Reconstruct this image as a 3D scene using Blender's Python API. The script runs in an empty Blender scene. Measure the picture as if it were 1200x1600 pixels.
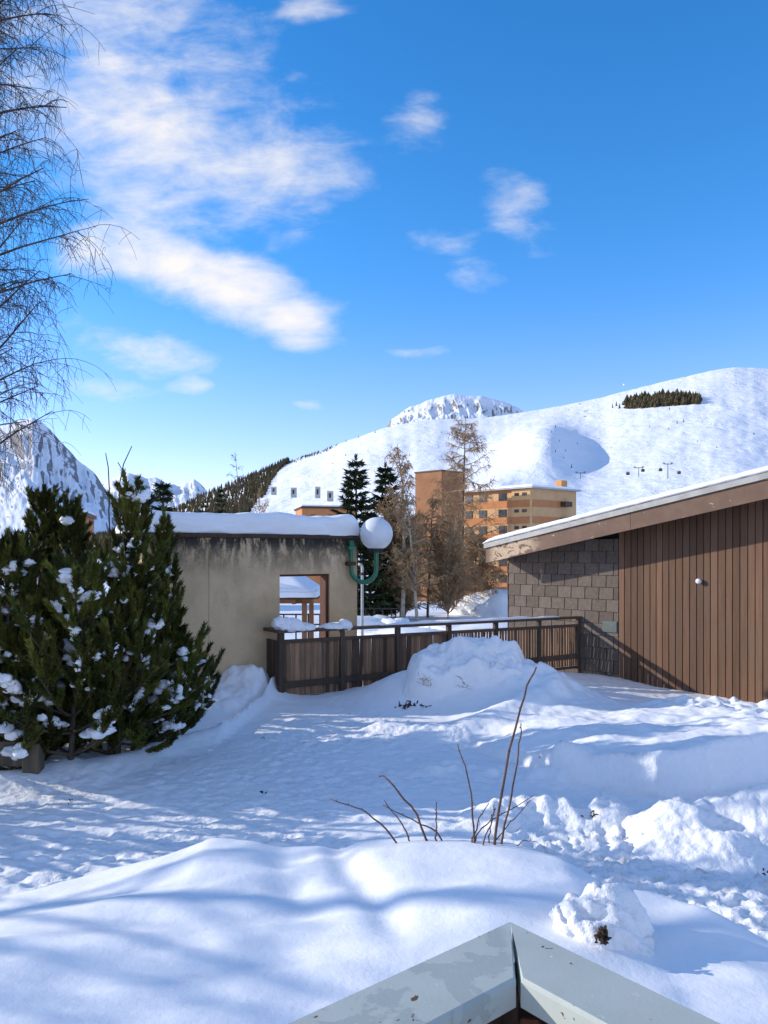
import bpy, math, random
import numpy as np
from mathutils import Vector
R_ = math.radians
scene = bpy.context.scene
col = scene.collection

# ------------------------------------------------------------------ camera, sky, sun, exposure
CZ = 2.4            # eye height above the yard
HY = 865.0          # horizon row of the 1200x1600 photograph
cam_d = bpy.data.cameras.new("camera")
cam = bpy.data.objects.new("camera", cam_d); col.objects.link(cam)
cam.location = (0, 0, CZ); cam.rotation_euler = (R_(90), 0, 0)
cam_d.sensor_fit = 'VERTICAL'; cam_d.sensor_height = 36; cam_d.lens = 27
cam_d.shift_y = (HY - 800) / 1600.0
cam_d.clip_start = 0.05; cam_d.clip_end = 40000
scene.camera = cam
SUN_EL, SUN_AZ = 20.0, -80.0          # azimuth from +Y, negative = to the left
SUN_STRENGTH, SKY_STRENGTH, EXPOSURE = 2.8, 0.15, 0.74
sd = Vector((math.sin(R_(SUN_AZ)) * math.cos(R_(SUN_EL)), math.cos(R_(SUN_AZ)) * math.cos(R_(SUN_EL)), math.sin(R_(SUN_EL))))
sun_d = bpy.data.lights.new("sun", 'SUN'); sun_d.energy = SUN_STRENGTH; sun_d.angle = R_(0.53); sun_d.color = (1.0, 0.93, 0.82)
sun = bpy.data.objects.new("sun", sun_d); col.objects.link(sun)
sun.rotation_euler = sd.to_track_quat('Z', 'Y').to_euler(); sun.location = (-30, 10, 30)
scene.view_settings.view_transform = 'Standard'; scene.view_settings.look = 'None'
scene.view_settings.exposure = EXPOSURE; scene.view_settings.gamma = 1; scene.view_settings.use_curve_mapping = False

class NT:
    """small helper for node trees"""
    def __init__(s, tree): s.t = tree; s.n = tree.nodes; s.l = tree.links
    def new(s, kind, **kw):
        n = s.n.new(kind)
        for k, v in kw.items(): setattr(n, k, v)
        return n
    def link(s, a, b): s.l.new(a, b)
    def put(s, sock, v):
        if isinstance(v, bpy.types.NodeSocket): s.l.new(v, sock)
        elif v is not None: sock.default_value = v
    def math(s, op, a, b=None, c=None, clamp=False):
        n = s.n.new('ShaderNodeMath'); n.operation = op; n.use_clamp = clamp
        for i, v in enumerate((a, b, c)):
            if v is not None: s.put(n.inputs[i], v)
        return n.outputs[0]
    def mix(s, f, a, b, blend='MIX'):
        n = s.n.new('ShaderNodeMix'); n.data_type = 'RGBA'; n.blend_type = blend
        s.put(n.inputs[0], f)
        for i, v in ((6, a), (7, b)):
            if not isinstance(v, bpy.types.NodeSocket): v = (*v[:3], 1)
            s.put(n.inputs[i], v)
        return n.outputs[2]
    def noise(s, vec, scale, detail=4, rough=0.55, dist=0.0, out=0):
        n = s.n.new('ShaderNodeTexNoise')
        s.put(n.inputs['Vector'], vec); n.inputs['Scale'].default_value = scale
        n.inputs['Detail'].default_value = detail; n.inputs['Roughness'].default_value = rough
        n.inputs['Distortion'].default_value = dist
        return n.outputs[out]
    def mapr(s, v, a, b, c=0.0, d=1.0, smooth=True):
        n = s.n.new('ShaderNodeMapRange'); n.interpolation_type = 'SMOOTHSTEP' if smooth else 'LINEAR'
        s.put(n.inputs[0], v)
        for i, q in enumerate((a, b, c, d)): n.inputs[i + 1].default_value = q
        return n.outputs[0]
    def vscale(s, vec, sc, loc=(0, 0, 0), rot=(0, 0, 0)):
        n = s.n.new('ShaderNodeMapping'); s.put(n.inputs[0], vec)
        n.inputs[1].default_value = loc; n.inputs[2].default_value = rot; n.inputs[3].default_value = sc
        return n.outputs[0]

world = bpy.data.worlds.new("World"); scene.world = world; world.use_nodes = True
w = NT(world.node_tree); w.n.clear()
wo = w.new('ShaderNodeOutputWorld'); bg = w.new('ShaderNodeBackground'); bg.inputs[1].default_value = SKY_STRENGTH
sky = w.new('ShaderNodeTexSky', sky_type='NISHITA'); sky.sun_disc = False
sky.sun_elevation = R_(SUN_EL); sky.sun_rotation = R_(SUN_AZ)
sky.altitude = 1650; sky.air_density = 1.0; sky.dust_density = 0.0; sky.ozone_density = 2.2
tc = w.new('ShaderNodeTexCoord')
sep0 = w.new('ShaderNodeSeparateXYZ'); w.link(tc.outputs['Generated'], sep0.inputs[0])
hs = w.new('ShaderNodeHueSaturation'); hs.inputs['Value'].default_value = 1.2; hs.inputs['Saturation'].default_value = 1.30; hs.inputs['Hue'].default_value = .502
w.link(w.mix(1.0, sky.outputs[0], w.mix(w.mapr(sep0.outputs[2], .02, .42), (1.0, .84, .97), (.95, .97, 1.0)), 'MULTIPLY'), hs.inputs['Color'])
sep = w.new('ShaderNodeSeparateXYZ'); w.link(tc.outputs['Generated'], sep.inputs[0])
yy = w.math('MAXIMUM', sep.outputs[1], 0.04)
cu = w.math('DIVIDE', sep.outputs[0], yy); cw = w.math('DIVIDE', sep.outputs[2], yy)
comb = w.new('ShaderNodeCombineXYZ'); w.link(cu, comb.inputs[0]); w.link(cw, comb.inputs[1])
warp = w.noise(comb.outputs[0], 5.0, 3, 0.5, 0, 1)
wv = w.new('ShaderNodeVectorMath', operation='MULTIPLY_ADD'); w.link(warp, wv.inputs[0]); wv.inputs[1].default_value = (.09, .07, 0); w.link(comb.outputs[0], wv.inputs[2])
wsep = w.new('ShaderNodeSeparateXYZ'); w.link(wv.outputs[0], wsep.inputs[0])
def ell(X, Y, rx, ry, ang, amp):
    u0, v0 = (X - 600) / 1200 + .045, (HY - Y) / 1200 + .035
    ca, sa = math.cos(R_(ang)), math.sin(R_(ang))
    du = w.math('SUBTRACT', wsep.outputs[0], u0); dv = w.math('SUBTRACT', wsep.outputs[1], v0)
    a = w.math('ADD', w.math('MULTIPLY', du, ca * 1200 / rx), w.math('MULTIPLY', dv, sa * 1200 / rx))
    b = w.math('ADD', w.math('MULTIPLY', du, -sa * 1200 / ry), w.math('MULTIPLY', dv, ca * 1200 / ry))
    q = w.math('ADD', w.math('MULTIPLY', a, a), w.math('MULTIPLY', b, b))
    e = w.math('SUBTRACT', 1.0, q)
    return w.math('ADD', w.math('MULTIPLY', w.math('MAXIMUM', e, 0.0), amp), w.math('MULTIPLY', w.math('MAXIMUM', w.math('MINIMUM', e, 0.0), -1.0), .48))
CL = [(250, 200, 320, 190, -24, .74), (430, 260, 170, 90, -10, .66), (110, 60, 330, 190, 15, .46), (330, 440, 235, 80, -24, 1.05),
      (190, 395, 110, 58, -5, .9), (440, 500, 100, 56, -20, 1.0), (215, 552, 120, 40, -12, .62), (175, 612, 110, 26, -8, .42),
      (650, 195, 75, 52, 40, .36), (815, 325, 85, 70, -60, .34), (705, 388, 85, 46, -30, .36),
      (490, 12, 80, 26, 0, .62), (488, 643, 38, 12, -5, .5), (290, 606, 40, 16, -5, .42), (660, 550, 70, 12, 0, .35), (530, 240, 90, 45, 0, .3)]
cm = None
for c in CL:
    e = ell(*c); cm = e if cm is None else w.math('SMOOTH_MAX', cm, e, .12)
n1 = w.noise(w.vscale(comb.outputs[0], (1, 1.5, 1), rot=(0, 0, R_(22))), 7.5, 8, .6, .35)
n2 = w.noise(w.vscale(comb.outputs[0], (1.2, 3.0, 1), (3, 1, 0), (0, 0, R_(-18))), 9, 6, .6, .3)
nn = w.math('ADD', w.math('MULTIPLY', w.math('SUBTRACT', n1, .5), 1.35), w.math('MULTIPLY', w.math('SUBTRACT', n2, .5), 1.15))
dens = w.math('ADD', cm, nn)
dm = w.mapr(dens, .0, 1.25, 0, 1, True)
front = w.mapr(sep.outputs[1], .05, .25)
dm = w.math('MULTIPLY', w.math('MULTIPLY', dm, front), 1.0)
# unseen broken cloud added behind the camera to whiten and lift the shade
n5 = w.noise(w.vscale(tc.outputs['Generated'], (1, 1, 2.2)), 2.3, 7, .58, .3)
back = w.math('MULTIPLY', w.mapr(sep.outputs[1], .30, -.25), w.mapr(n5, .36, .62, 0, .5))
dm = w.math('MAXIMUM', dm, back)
dm = w.math('MAXIMUM', dm, w.mapr(sep.outputs[2], .34, .02, 0, .20))      # thin veil towards the horizon
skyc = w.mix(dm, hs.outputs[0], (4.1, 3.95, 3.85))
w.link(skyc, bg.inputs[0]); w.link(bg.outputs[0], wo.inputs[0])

# ------------------------------------------------------------------ helpers
def at(X, Y, d):
    """a point d metres ahead seen at photograph pixel (X, Y)"""
    return np.array((d * (X - 600) / 1200.0, d, CZ + d * (HY - Y) / 1200.0))
def V3(*a): return np.array(a, float)
def nrm(v): v = np.asarray(v, float); return v / (np.linalg.norm(v) + 1e-12)

def tag(o, label=None, cat=None, group=None, kind=None):
    if label: o['label'] = label
    if cat: o['category'] = cat
    if group: o['group'] = group
    if kind: o['kind'] = kind
    return o
def empty(name, loc, label, cat, group=None):
    o = bpy.data.objects.new(name, None); col.objects.link(o); o.location = [float(q) for q in loc]; o.empty_display_size = .1
    return tag(o, label, cat, group)
def world_loc(o):
    p = np.zeros(3)
    while o is not None: p += np.array(o.location); o = o.parent
    return p
def link_np(name, V, faces, mat, parent=None, origin=None, smooth=False, tint=None):
    """faces: list of int arrays (F,k); verts in world coordinates"""
    V = np.asarray(V, float)
    base = world_loc(parent) if parent is not None else (np.zeros(3) if origin is None else np.asarray(origin, float))
    V = V - base
    me = bpy.data.meshes.new(name)
    faces = [np.asarray(f, np.int32) for f in faces if len(f)]
    nl = sum(f.size for f in faces); nf = sum(len(f) for f in faces)
    me.vertices.add(len(V)); me.vertices.foreach_set('co', V.astype(np.float32).ravel())
    me.loops.add(nl); me.loops.foreach_set('vertex_index', np.concatenate([f.ravel() for f in faces]))
    tot = np.concatenate([np.full(len(f), f.shape[1], np.int32) for f in faces])
    st = np.concatenate([[0], np.cumsum(tot)[:-1]]).astype(np.int32)
    me.polygons.add(nf); me.polygons.foreach_set('loop_start', st)
    try: me.polygons.foreach_set('loop_total', tot)
    except Exception: pass
    me.polygons.foreach_set('use_smooth', np.full(nf, bool(smooth)))
    if tint is not None:
        a = me.attributes.new('tint', 'FLOAT', 'FACE'); a.data.foreach_set('value', np.asarray(tint, np.float32))
    me.update(calc_edges=True); me.validate()
    me.materials.append(mat)
    o = bpy.data.objects.new(name, me); col.objects.link(o)
    if parent is not None: o.parent = parent
    else: o.location = [float(q) for q in base]
    return o

class MB:
    """collects shapes (world coordinates), builds ONE mesh object"""
    def __init__(s): s.v = []; s.f3 = []; s.f4 = []; s.t3 = []; s.t4 = []; s.n = 0; s.tint = .5
    def add(s, verts, quads=(), tris=()):
        for q in quads: s.f4.append([i + s.n for i in q]); s.t4.append(s.tint)
        for q in tris: s.f3.append([i + s.n for i in q]); s.t3.append(s.tint)
        s.v.extend([tuple(p) for p in verts]); s.n += len(verts)
    def obox(s, c, ax, ay, az):
        """oriented box: centre and three HALF vectors"""
        c, ax, ay, az = (np.asarray(q, float) for q in (c, ax, ay, az))
        vs = [c + i * ax + j * ay + k * az for k in (-1, 1) for j in (-1, 1) for i in (-1, 1)]
        s.add(vs, [(0, 2, 3, 1), (4, 5, 7, 6), (0, 1, 5, 4), (2, 6, 7, 3), (0, 4, 6, 2), (1, 3, 7, 5)])
    def box(s, x0, x1, y0, y1, z0, z1):
        s.obox(((x0 + x1) / 2, (y0 + y1) / 2, (z0 + z1) / 2), ((x1 - x0) / 2, 0, 0), (0, (y1 - y0) / 2, 0), (0, 0, (z1 - z0) / 2))
    def bbox(s, c, ax, ay, az, b=.01):
        """oriented box with chamfered edges"""
        c, ax, ay, az = (np.asarray(q, float) for q in (c, ax, ay, az))
        L = [np.linalg.norm(q) for q in (ax, ay, az)]; U = [q / l for q, l in zip((ax, ay, az), L)]
        b = min(b, .45 * min(L)); vs = []; idx = {}
        for k in (-1, 1):
            for j in (-1, 1):
                for i in (-1, 1):
                    for w_ in range(3):
                        l = [L[0] - b, L[1] - b, L[2] - b]; l[w_] += b
                        idx[(i, j, k, w_)] = len(vs)
                        vs.append(c + U[0] * i * l[0] + U[1] * j * l[1] + U[2] * k * l[2])
        q = []; t = []; sg = (-1, 1)
        for w_ in range(3):
            o1, o2 = [(1, 2), (0, 2), (0, 1)][w_]
            for e in sg:
                ring = []
                for p, r in ((-1, -1), (1, -1), (1, 1), (-1, 1)):
                    key = [0, 0, 0]; key[w_] = e; key[o1] = p; key[o2] = r; ring.append(idx[(*key, w_)])
                q.append(ring)
        for w_ in range(3):           # edges along axis w_
            o1, o2 = [(1, 2), (0, 2), (0, 1)][w_]
            for p in sg:
                for r in sg:
                    k1 = [0, 0, 0]; k1[w_] = -1; k1[o1] = p; k1[o2] = r; k2 = list(k1); k2[w_] = 1
                    q.append([idx[(*k1, o1)], idx[(*k2, o1)], idx[(*k2, o2)], idx[(*k1, o2)]])
        for k in sg:
            for j in sg:
                for i in sg: t.append([idx[(i, j, k, 0)], idx[(i, j, k, 1)], idx[(i, j, k, 2)]])
        s.add(vs, q, t)
    def bar(s, p, q, wd, ht, up=(0, 0, 1), b=.004):
        """rectangular bar from p to q"""
        p = np.asarray(p, float); q = np.asarray(q, float); d = q - p; L = np.linalg.norm(d); d = d / L
        side = nrm(np.cross(d, up)); u = np.cross(side, d)
        s.bbox((p + q) / 2, d * L / 2, side * wd / 2, u * ht / 2, b)
    def tube(s, pts, r, n=8, cap=True):
        pts = np.asarray(pts, float); N = len(pts)
        r = np.full(N, r) if np.isscalar(r) else np.asarray(r, float)
        t = np.gradient(pts, axis=0); t /= np.linalg.norm(t, axis=1)[:, None] + 1e-12
        ref = V3(.31, .17, .93) if abs(t[0] @ V3(.31, .17, .93)) < .9 else V3(1, 0, 0)
        a = nrm(np.cross(t[0], ref)); vs = []
        for i in range(N):
            a = nrm(a - t[i] * (a @ t[i])); bb = np.cross(t[i], a)
            for k in range(n):
                g = 2 * math.pi * k / n; vs.append(pts[i] + r[i] * (math.cos(g) * a + math.sin(g) * bb))
        q = [(i * n + k, i * n + (k + 1) % n, (i + 1) * n + (k + 1) % n, (i + 1) * n + k) for i in range(N - 1) for k in range(n)]
        tr = []
        if cap:
            vs += [pts[0], pts[-1]]; c0 = N * n; c1 = c0 + 1
            tr = [(c0, (k + 1) % n, k) for k in range(n)] + [(c1, (N - 1) * n + k, (N - 1) * n + (k + 1) % n) for k in range(n)]
        s.add(vs, q, tr)
    def loft(s, rings, cap=True):
        n = len(rings[0]); vs = [p for r in rings for p in r]; N = len(rings)
        q = [(i * n + k, i * n + (k + 1) % n, (i + 1) * n + (k + 1) % n, (i + 1) * n + k) for i in range(N - 1) for k in range(n)]
        tr = []
        if cap:
            vs += [np.mean(rings[0], 0), np.mean(rings[-1], 0)]; c0 = N * n; c1 = c0 + 1
            tr = [(c0, (k + 1) % n, k) for k in range(n)] + [(c1, (N - 1) * n + k, (N - 1) * n + (k + 1) % n) for k in range(n)]
        s.add(vs, q, tr)
    def build(s, name, mat, parent=None, origin=None, smooth=False):
        return link_np(name, np.array(s.v), [np.array(s.f4, np.int32).reshape(-1, 4), np.array(s.f3, np.int32).reshape(-1, 3)], mat, parent, origin, smooth, s.t4 + s.t3)

# numpy value noise
_rs = np.random.RandomState(5); _tab = _rs.rand(256, 256)
def vnoise(x, y, seed=0):
    x = np.asarray(x, float) + seed * 17.37; y = np.asarray(y, float) + seed * 9.11
    xi = np.floor(x).astype(int); yi = np.floor(y).astype(int); fx = x - xi; fy = y - yi
    fx = fx * fx * fx * (fx * (fx * 6 - 15) + 10); fy = fy * fy * fy * (fy * (fy * 6 - 15) + 10)
    g = lambda a, b: _tab[a & 255, b & 255]
    return (g(xi, yi) * (1 - fx) + g(xi + 1, yi) * fx) * (1 - fy) + (g(xi, yi + 1) * (1 - fx) + g(xi + 1, yi + 1) * fx) * fy - .5
def fbm(x, y, oct=4, seed=0, gain=.5):
    s = 0; a = 1.0; c, sn = math.cos(.6), math.sin(.6)
    for o in range(oct):
        s = s + a * vnoise(x, y, seed + o * 3); x, y = (x * c - y * sn) * 2.03, (x * sn + y * c) * 2.03; a *= gain
    return s
def ss(a, b, x):
    t = np.clip((np.asarray(x, float) - a) / (b - a), 0, 1); return t * t * (3 - 2 * t)
def grid_faces(nr, nc):
    i = np.arange(nr - 1)[:, None] * nc + np.arange(nc - 1)[None, :]
    return np.stack([i, i + 1, i + nc + 1, i + nc], -1).reshape(-1, 4)

# ------------------------------------------------------------------ materials
def new_mat(name):
    m = bpy.data.materials.new(name); m.use_nodes = True; t = NT(m.node_tree)
    b = t.n.get('Principled BSDF'); b.inputs['Specular IOR Level'].default_value = .3
    c = t.new('ShaderNodeTexCoord')
    return m, t, b, c.outputs['Object']
def bump(t, b, h, strength=.3, dist=.02):
    n = t.new('ShaderNodeBump'); n.inputs['Strength'].default_value = strength; n.inputs['Distance'].default_value = dist
    t.link(h, n.inputs['Height']); t.link(n.outputs[0], b.inputs['Normal'])
def simple(name, c1, c2=None, scale=8, rough=.6, stretch=(1, 1, 1), bs=0.0, metal=0, lo=.35, hi=.65, tint=0.0, spec=.3, bd=.02):
    m, t, b, oc = new_mat(name)
    v = t.vscale(oc, stretch); n = t.noise(v, scale, 6, .6)
    c = t.mix(t.mapr(n, lo, hi), c1, c2 or c1)
    if tint:
        a = t.new('ShaderNodeAttribute', attribute_name='tint')
        c = t.mix(1.0, c, _tintcol(t, a.outputs['Fac'], tint), 'MULTIPLY')
    t.put(b.inputs['Base Color'], c if isinstance(c, bpy.types.NodeSocket) else (*c, 1))
    b.inputs['Roughness'].default_value = rough; b.inputs['Metallic'].default_value = metal; b.inputs['Specular IOR Level'].default_value = spec
    if bs: bump(t, b, n, bs, bd)
    return m
def _tintcol(t, fac, amt):
    v = t.math('MULTIPLY_ADD', fac, amt * 2, 1 - amt)
    cb = t.new('ShaderNodeCombineXYZ')
    for i in range(3): t.link(v, cb.inputs[i])
    return cb.outputs[0]

M = {}
def make_snow(name, fine=60, big=9, bs=.35, bd=.012, dirt=0.0, col_=(.89, .885, .89), mask=False):
    m, t, b, oc = new_mat(name)
    n1 = t.noise(oc, big, 6, .62); n2 = t.noise(oc, fine, 3, .6)
    h = t.math('ADD', t.math('MULTIPLY', n1, 1.0), t.math('MULTIPLY', n2, .22))
    if mask:                                    # crisp scuffs only where people walked
        at_ = t.new('ShaderNodeAttribute', attribute_name='trodden')
        vor = t.new('ShaderNodeTexVoronoi', feature='SMOOTH_F1'); vor.inputs['Smoothness'].default_value = .35; vor.inputs['Scale'].default_value = 13
        t.link(oc, vor.inputs['Vector'])
        n3_ = t.noise(oc, 26, 4, .62, .6)
        hc = t.math('ADD', t.math('MULTIPLY', vor.outputs['Distance'], 1.3), t.math('MULTIPLY', n3_, .9))
        h = t.math('ADD', t.math('MULTIPLY', h, t.math('MULTIPLY_ADD', at_.outputs['Fac'], .65, .35)), t.math('MULTIPLY', hc, t.math('MULTIPLY', at_.outputs['Fac'], .8)))
    bump(t, b, h, bs, bd)
    c = t.mix(t.mapr(n1, .3, .7), tuple(q * .97 for q in col_), col_)
    if dirt:
        d1 = t.noise(oc, 1.7, 4, .6); d2 = t.noise(oc, 34, 4, .7)
        c = t.mix(t.math('MULTIPLY', t.mapr(d1, .5, .72), t.mapr(d2, .52, .7, 0, dirt)), c, (.42, .33, .24))
    t.put(b.inputs['Base Color'], c)
    b.inputs['Roughness'].default_value = .55; b.inputs['Specular IOR Level'].default_value = .25
    b.inputs['Subsurface Weight'].default_value = 0.0
    return m
M['snow'] = make_snow('fresh_snow', 70, 7, .28, .012)
M['snow_yard'] = make_snow('trodden_snow', 48, 13, .55, .024, .10, mask=True)
M['snow_heap'] = make_snow('shovelled_snow', 34, 12, .7, .035, .6)
M['snow_far'] = make_snow('valley_snow', 2, .2, .4, .4)
M['concrete'] = None
def mk_concrete():
    m, t, b, oc = new_mat('stained_concrete')
    n1 = t.noise(oc, 1.2, 6, .6); n2 = t.noise(t.vscale(oc, (2.6, 2.6, .9)), 2.2, 7, .72, .4); n3 = t.noise(oc, 45, 4, .6)
    c = t.mix(t.mapr(n1, .32, .68), (.50, .355, .20), (.66, .475, .285))
    c = t.mix(t.mapr(n3, .55, .75, 0, .35), c, (.22, .195, .16))
    s = t.new('ShaderNodeSeparateXYZ'); t.link(oc, s.inputs[0])
    lowr = t.mapr(s.outputs[2], 1.9, 2.66, 0, 1)                       # black algae runs under the roof edge
    k = t.math('MULTIPLY', lowr, t.mapr(t.math('ADD', n2, t.math('MULTIPLY', n3, .25)), .50, .70))
    c = t.mix(t.math('MULTIPLY', k, .93), c, (.03, .028, .024))
    k2 = t.math('MULTIPLY', t.mapr(s.outputs[2], 2.42, 2.62, 0, 1), t.mapr(n2, .36, .50))
    c = t.mix(t.math('MULTIPLY', k2, .9), c, (.022, .02, .018))
    k3 = t.math('MULTIPLY', t.mapr(s.outputs[2], .6, 2.4, 0, 1), t.mapr(n2, .52, .75, 0, .55))
    c = t.mix(k3, c, (.16, .145, .125))
    vo = t.noise(oc, 19, 2, .5); c = t.mix(t.mapr(vo, .74, .78, 0, .8), c, (.07, .06, .05))
    t.put(b.inputs['Base Color'], c); b.inputs['Roughness'].default_value = .9
    bump(t, b, t.math('ADD', n3, n1), .35, .012)
    return m
M['concrete'] = mk_concrete()
def mk_wood(name, c1, c2, c3, tint=.3, rough=.75, zf=.25, bs=.35):
    m, t, b, oc = new_mat(name)
    n1 = t.noise(t.vscale(oc, (1, 1, zf * .12)), 42, 5, .65); n2 = t.noise(t.vscale(oc, (1, 1, zf)), 5, 5, .6)
    c = t.mix(t.mapr(n1, .3, .7), c1, c2); c = t.mix(t.mapr(n2, .45, .72), c, c3)
    a = t.new('ShaderNodeAttribute', attribute_name='tint')
    c = t.mix(1.0, c, _tintcol(t, a.outputs['Fac'], tint), 'MULTIPLY')
    t.put(b.inputs['Base Color'], c); b.inputs['Roughness'].default_value = rough
    bump(t, b, n1, bs, .004)
    return m
M['board'] = mk_wood('brown_boards', (.122, .064, .036), (.175, .096, .056), (.142, .086, .056), .26)
M['fence'] = mk_wood('weathered_slats', (.15, .083, .045), (.27, .15, .083), (.10, .075, .058), .65)
M['fence_rail'] = mk_wood('grey_brown_rails', (.085, .055, .036), (.12, .08, .055), (.07, .052, .042), .3)
M['darkwood'] = mk_wood('dark_wood', (.055, .03, .02), (.085, .05, .033), (.04, .028, .02), .3)
M['redwood'] = mk_wood('red_brown_wood', (.085, .030, .014), (.12, .045, .021), (.06, .024, .014), .2)
M['gazebo'] = mk_wood('orange_wood', (.26, .11, .045), (.33, .15, .06), (.20, .09, .04), .2)
M['black'] = simple('dark_gap', (.012, .010, .009), None, 5, .9)
M['slate'] = simple('fibre_slates', (.115, .088, .070), (.148, .114, .092), 14, .82, bs=.15, tint=.2)
def mk_fascia():
    m, t, b, oc = new_mat('peeling_brown_paint')
    n1 = t.noise(oc, 3.2, 6, .65); n2 = t.noise(t.vscale(oc, (1, 1, 2.2)), 4.5, 5, .6, .6); n3 = t.noise(oc, 28, 4, .6)
    c = t.mix(t.mapr(n1, .35, .65), (.135, .077, .05), (.17, .10, .066))
    s = t.new('ShaderNodeSeparateXYZ'); t.link(oc, s.inputs[0])
    # large flake near the low end, a few small ones further up
    m1 = t.mapr(s.outputs[0], -3.6, -4.0); m0 = t.mapr(s.outputs[0], -4.68, -4.5)
    k = t.math('MULTIPLY', t.math('MULTIPLY', m1, m0), t.mapr(n2, .45, .475))
    k2 = t.mapr(t.math('ADD', n2, t.math('MULTIPLY', n3, .12)), .72, .735)
    k = t.math('MAXIMUM', k, k2)
    c = t.mix(k, c, t.mix(t.mapr(n3, .35, .65), (.42, .29, .18), (.52, .39, .27)))
    t.put(b.inputs['Base Color'], c); b.inputs['Roughness'].default_value = .6
    bump(t, b, t.math('SUBTRACT', t.math('MULTIPLY', n3, .2), k), .5, .006)
    return m
M['fascia'] = mk_fascia()
M['zinc'] = simple('zinc_trim', (.30, .29, .27), (.38, .37, .35), 3, .55, metal=.2)
M['green'] = simple('green_enamel', (.008, .13, .062), (.012, .165, .08), 9, .32, spec=.5)
M['globe'] = simple('opal_globe', (.72, .73, .74), (.78, .79, .80), 2, .35, spec=.5)
M['steel'] = simple('galvanised_steel', (.42, .43, .44), (.52, .53, .54), 6, .45, metal=.4)
M['iron'] = simple('dark_iron', (.03, .03, .03), (.05, .045, .04), 9, .6, metal=.3)
M['rust'] = simple('rusty_bracket', (.06, .028, .015), (.12, .05, .025), 25, .85)
def mk_cap():
    m, t, b, oc = new_mat('grey_green_paint')
    n1 = t.noise(oc, 6, 6, .6); n2 = t.noise(oc, 38, 5, .62, .4); n3 = t.noise(oc, 140, 3, .6)
    c = t.mix(t.mapr(n1, .3, .7), (.42, .445, .39), (.48, .50, .445))
    sx = t.new('ShaderNodeSeparateXYZ'); t.link(oc, sx.inputs[0])
    wet = t.math('MULTIPLY', t.mapr(t.noise(oc, 8, 5, .6, .5), .50, .53), t.mapr(sx.outputs[0], .0, -.03))
    c = t.mix(t.math('MULTIPLY', wet, .3), c, (.24, .255, .205))
    c = t.mix(t.mapr(n2, .67, .685), c, (.66, .64, .58))
    c = t.mix(t.mapr(t.noise(oc, 37, 4, .6, .2), .665, .685), c, (.15, .075, .035))
    t.put(b.inputs['Base Color'], c); b.inputs['Roughness'].default_value = .55
    t.put(b.inputs['Roughness'], t.mapr(wet, 0, 1, .6, .25))
    bump(t, b, t.math('ADD', t.math('MULTIPLY', n3, .3), t.mapr(n2, .68, .72, 1, 0)), .35, .003)
    return m
M['cap'] = mk_cap()
M['needle'] = simple('pine_needles', (.040, .052, .008), (.118, .118, .020), 3, .6, tint=.62, spec=.25)
M['spruce'] = simple('spruce_needles', (.018, .028, .010), (.036, .050, .018), 2, .7, tint=.4, spec=.2)
M['forest'] = simple('far_forest', (.050, .046, .022), (.105, .08, .042), .02, .9, tint=.4, spec=.1)
M['bark'] = simple('pine_bark', (.07, .05, .035), (.11, .08, .055), 20, .9, bs=.5)
M['twig'] = simple('brown_twigs', (.30, .19, .10), (.44, .29, .165), 3, .85, spec=.1)
M['twig_pale'] = simple('tan_twigs', (.28, .175, .09), (.40, .26, .14), 3, .85, spec=.1)
M['larchbark'] = simple('larch_bark', (.10, .075, .055), (.17, .125, .09), 9, .9)
M['birch'] = simple('birch_bark', (.42, .36, .28), (.10, .085, .07), 3.5, .8, (1, 1, 2.5), lo=.5, hi=.68)
M['birchtwig'] = simple('dark_birch_twigs', (.07, .05, .04), (.11, .08, .064), 3, .8, spec=.1)
M['stem'] = simple('brown_stems', (.085, .045, .03), (.14, .075, .05), 25, .7)
M['tan'] = simple('tan_render', (.56, .33, .16), (.62, .385, .195), .5, .9)
M['orange'] = simple('orange_render', (.47, .19, .07), (.52, .22, .09), .5, .9)
M['brick'] = simple('brown_brick', (.28, .13, .06), (.34, .16, .075), .6, .9)
M['glass'] = simple('window_glass', (.03, .035, .045), (.09, .10, .12), .5, .12, spec=.6)
M['frame'] = simple('dark_window_frame', (.06, .035, .022), (.08, .05, .03), 4, .6)
M['dirt'] = simple('dead_leaves', (.035, .022, .014), (.09, .055, .03), 30, .95)
M['grass'] = simple('dry_grass', (.30, .19, .09), (.40, .27, .13), 20, .95)
M['pylon'] = simple('lift_steel', (.10, .115, .13), (.14, .155, .17), 1, .6)
M['cabin'] = simple('dark_cabin', (.045, .035, .035), (.10, .05, .04), 1, .5)
M['pale_wall'] = simple('grey_boarding', (.36, .36, .36), (.46, .46, .45), .3, .8)
M['planter'] = mk_wood('old_timber', (.10, .075, .05), (.17, .125, .08), (.07, .055, .04), .3)

# ------------------------------------------------------------------ snow covered yard
xs = np.arange(-9.5, 9.51, .028)
ys_ = [-2.0]
while ys_[-1] < 17.9: ys_.append(ys_[-1] + (.05 if ys_[-1] < 1.0 else .018 + max(0, ys_[-1] - 3.2) * .0032))
ys = np.array(ys_)
F0 = V3(-1.70, 12.6, 0); FD = nrm(V3(5.84, 3.7, 0)); FN = V3(FD[1], -FD[0], 0)     # fence line, FN towards the camera
CX = np.array([-9, -5, -2.15, -1.65, -1.0, -.61, -.42, -.14, .143, .63, .9, 1.14, 1.46, 1.75, 3.0, 6, 10])
CYv = np.array([4.5, 4.3, 4.3, 4.4, 4.45, 4.38, 4.33, 4.3, 4.3, 4.2, 4.0, 3.8, 3.5, 3.2, 2.2, 1.2, 1.0])
CZv = np.array([.4, .42, .50, .603, .757, .765, .745, .785, .805, .79, .775, .705, .74, .70, .6, .5, .4])
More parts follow.
